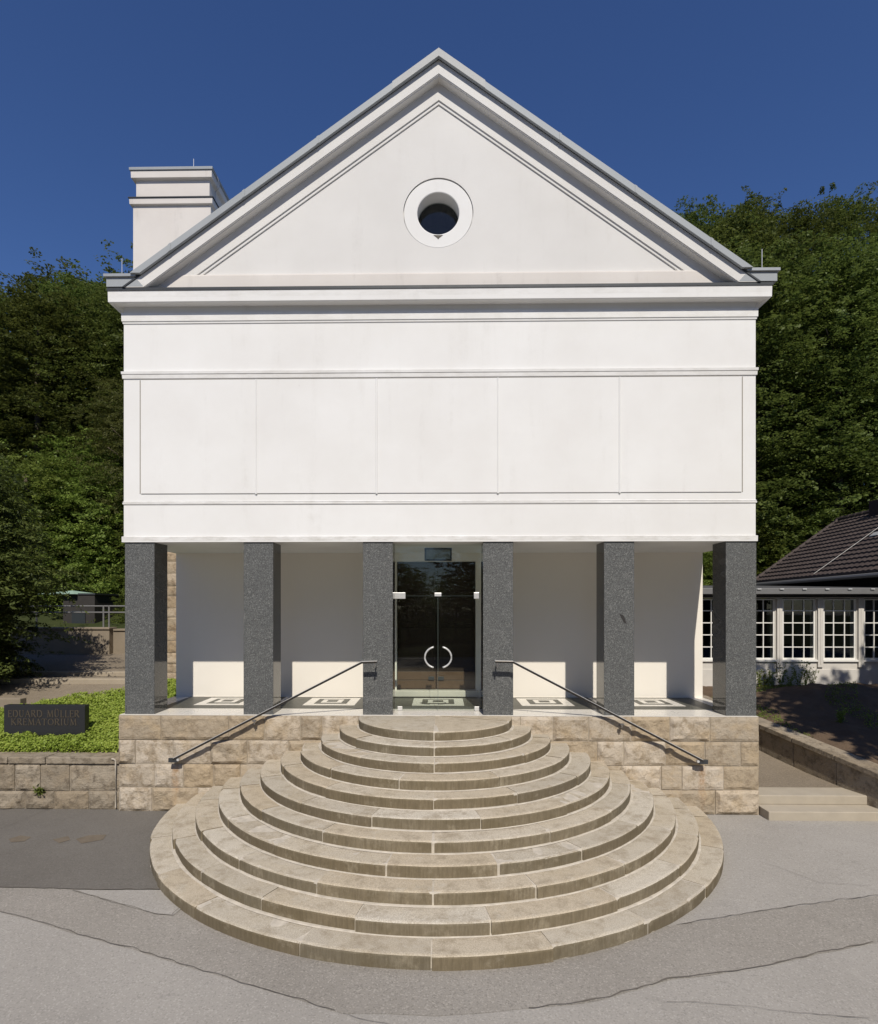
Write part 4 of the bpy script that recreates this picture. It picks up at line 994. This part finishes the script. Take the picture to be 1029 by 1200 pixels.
# prototypes of 16 m broadleaf trees
protos = [make_tree('beech_tree', 16, 1.0, 3.6, 190, 130000, .066, LEAF, 31), make_tree('beech_tree', 16, 1.3, 3.3, 170, 125000, .064, LEAF, 47, 'round', .28, .3), make_tree('beech_tree', 16, .8, 3.9, 200, 135000, .068, LEAF, 59)]
fine = make_tree('tall_tree', 18, 1.2, 2.8, 210, 120000, .058, LEAF, 77, 'spire', .25, .9, 12, .4)
used = set()
def put(i, x, y, hgt, label, group, fat=1.0):
    pr = fine if i == 3 else protos[i]; base = 18 if i == 3 else 16
    z = hill_z(x, y)-.3; s = hgt/base*.985
    o = place(pr, x, y, z, s*fat, random.uniform(0,6.28), label, group, copy=(i in used), zs=s); used.add(i); return o
def top(py, y): return 3.48 + (713-py)*(10.1+y)/F
GLF, GRT = 'beeches rising behind the left side of the hall', 'beeches rising behind the right side of the hall'
LL = 'dense beech in the wood behind the left side of the white hall'
LR = 'dense beech in the wood behind the right side of the white hall'
for i, x, y, py, fat in ((0,-23.5,19,318,1.15),(1,-18.8,17.5,325,1.15),(2,-14.6,19.5,312,1.05),(0,-10.8,18,330,1.1),(2,-28,24,322,1.1),(1,-22.2,27,312,1.15),(0,-17.2,28,308,1.15),
                         (2,-12.4,27,300,1.1),(1,-34,30,316,1.2),(0,-29,36,312,1.2)):
    put(i, x, y, top(py, y)-hill_z(x,y), LL, GLF, fat)
for i, x, y, py, fat in ((2,15.2,20,300,1.15),(0,19.6,19,288,1.1),(1,24.4,20,262,1.15),(1,17.6,27,248,.95),(0,29.5,24,240,1.1),(2,35,28,245,1.2),(2,22.6,35,255,1.0)):
    put(i, x, y, top(py, y)-hill_z(x,y), LR, GRT, fat)
for x, y, py in ((19.9,27.5,232),(23.4,28.5,240),(26.6,29.5,228),(30.5,30,222),(16.6,30,240),(28.6,26,212)):
    put(3, x, y, top(py, y)-hill_z(x,y), 'tall feathery tree standing above the beeches right of the hall', 'feathery treetops right of the hall')
# conifer by the path, olive weeping tree, bushes
cf = make_tree('yew_tree', 5.7, .7, 2.2, 190, 260000, .046, LEAF_DK, 91, 'round', .2, -.15, 14, .4)
place(cf, -11.55, 3.1, 1.35, 1, .4, 'dark broad yew with drooping branches beside the left path', None, False)
wp = make_tree('weeping_tree', 9, 2.0, 2.3, 90, 60000, .045, LEAF_OL, 93, 'round', .16, -.4, 8, .35)
place(wp, -12.9, 14.5, hill_z(-12.9,14.5), 1, .4, 'olive green tree with hanging foliage close to the hall', None, False)
bs = make_tree('shrub', 3.6, .0, 1.9, 90, 60000, .034, LEAF_LT, 95, 'bush', .07, .2, 7, .6)
GB = 'bright green shrubs behind the railing'
LB = 'bright green leafy shrub behind the railing and the shed'
place(bs, -10.6, 14.0, hill_z(-10.6,14)-.2, 1.25, 0, LB, GB, False, 'shrub')
for x, y, s in ((-8.2,12.6,1.05),(-13.8,14.0,1.5),(-16.5,13.4,1.6),(-9.6,16.2,1.7),(-15.2,16.0,1.9),(-19.5,14.5,1.7),(-12.6,17.5,1.9),(-9.2,9.5,.5),(-8.2,9.6,.55),(-10.1,9.7,.42),(-7.2,9.8,.6)): place(bs, x, y, hill_z(x,y)-.2, s, x*3, LB, GB, True, 'shrub')
LB2 = 'dark green shrub between the annex roof and the hall'
for x, y, s in ((10.2,16.5,1.25),(12.2,18,1.35),(14.6,18.5,1.3),(8.0,15.5,1.2),(17.5,18.2,1.4)): place(bs, x, y, hill_z(x,y)-.2, s, x*3, LB2, 'shrubs behind the annex', True, 'shrub')
# trees standing beside the forecourt, out of the picture: they shade the right bed and the left path
sh1 = make_tree('maple_tree', 11.6, 5.6, 2.55, 70, 44000, .085, LEAF, 101, 'round', .22)
place(sh1, 10.75, -4.1, 0, 1, 0, 'broad maple beside the forecourt shading the soil bed', None, False)
place(sh1, 13.9, -3.4, 0, 1, 2.0, 'second maple beside the forecourt farther out from the hall', None, True)
g = MB(); g.quad([(-200,-300,.02),(200,-300,.02),(200,-31,.02),(-200,-31,.02)]); struct(g.build('forest_floor', FOREST))
for x, y, s in ((-3.2,-50,2.0),(1.8,-52,1.9),(-8,-48,1.8),(7,-49,1.8)): place(bs, x, y, 0, s, x, 'leafy shrub at the edge of the wood across the forecourt', 'shrubs across the forecourt', True, 'shrub')
# wood on the far side of the forecourt, seen in the door glass
for i, x, y, hgt in ((0,-30,-42,24),(1,-21,-40,22),(2,-13.5,-41,24),(0,-8.2,-43,22),(1,6.0,-42,23),(2,12.5,-41,25),(0,20,-42,23),(1,28,-40,24)):
    o = place(protos[i], x, y, 0, hgt/16*1.25, x, 'beech across the forecourt mirrored in the glass doors', 'beeches across the forecourt', True, zs=hgt/16)

gx_, gy_ = rg.uniform(6.4,13,26000), rg.uniform(-.6,5.6,26000)
kp_ = (np.array([mnoise.noise(Vector((a*.8,b*.8,7))) for a,b in zip(gx_,gy_)]) > .2) & (gx_ > np.array([gwx(b)+.42 for b in gy_]))
gx_, gy_ = gx_[kp_], gy_[kp_]
gzz = np.array([mound(a,b) for a,b in zip(gx_,gy_)])+rg.uniform(-.02,.06,len(gx_))
go = bpy.data.objects.new('grass', leaf_mesh('grass', np.stack([gx_,gy_,gzz],1), rg.normal(size=(len(gx_),3))*np.array([1,1,.3])+np.array([0,-.4,.3]), .03, LEAF_LT, .3)); COL.objects.link(go)
tag(go, 'patchy weeds and grass on the dark soil of the right bed', 'grass', kind='stuff')
# weeds by the annex and on the wall
def weed(x, y, z, h, n, seed, lab, grp=None):
    g_ = np.random.default_rng(seed); P = []; root = bpy.data.objects.new('weed', None); root.location = (x,y,z); COL.objects.link(root)
    mb = MB()
    for k in range(n):
        a = g_.uniform(0,6.28); l = h*g_.uniform(.6,1); d = Vector((math.cos(a)*.25*l, math.sin(a)*.25*l, l)); mb.tube([(0,0,-.03), d*.5+Vector((0,0,.05*l)), d], .006, 4, r1=.002)
        for t in np.linspace(.15,1,int(12+l*14)): P.append(np.array(d)*t+g_.normal(size=3)*.035)
    P = np.array(P); me = leaf_mesh('leaves', P, g_.normal(size=P.shape)*.6+np.array([0,-.2,.8]), .035, LEAF_LT, .4)
    o = bpy.data.objects.new('leaves', me); COL.objects.link(o); o.parent = root; mb.build('stems', LEAF_LT, None).parent = root
    tag(root, lab, 'weed', grp)
for i, (px, h) in enumerate(((897,.42),(905,.6),(915,.68),(936,.62),(944,.75),(951,.55),(890,.5),(925,.4))):
    p = atY(px, 790, AY-.45); weed(p.x, AY-.45, mound(p.x, AY-.45)-.02, h, 7, i+5, 'leafy green weed growing along the foot of the annex wall', 'weeds along the annex wall')
p = atY(985, 862, 2.4); weed(p.x, 2.4, mound(p.x, 2.4), .3, 9, 50, 'low green weed at the foot of the dark soil mound')
p = atY(48, 925, WY); weed(p.x, WY-.05, p.z-.03, .06, 7, 60, 'tiny green tuft growing from a joint of the low stone wall')
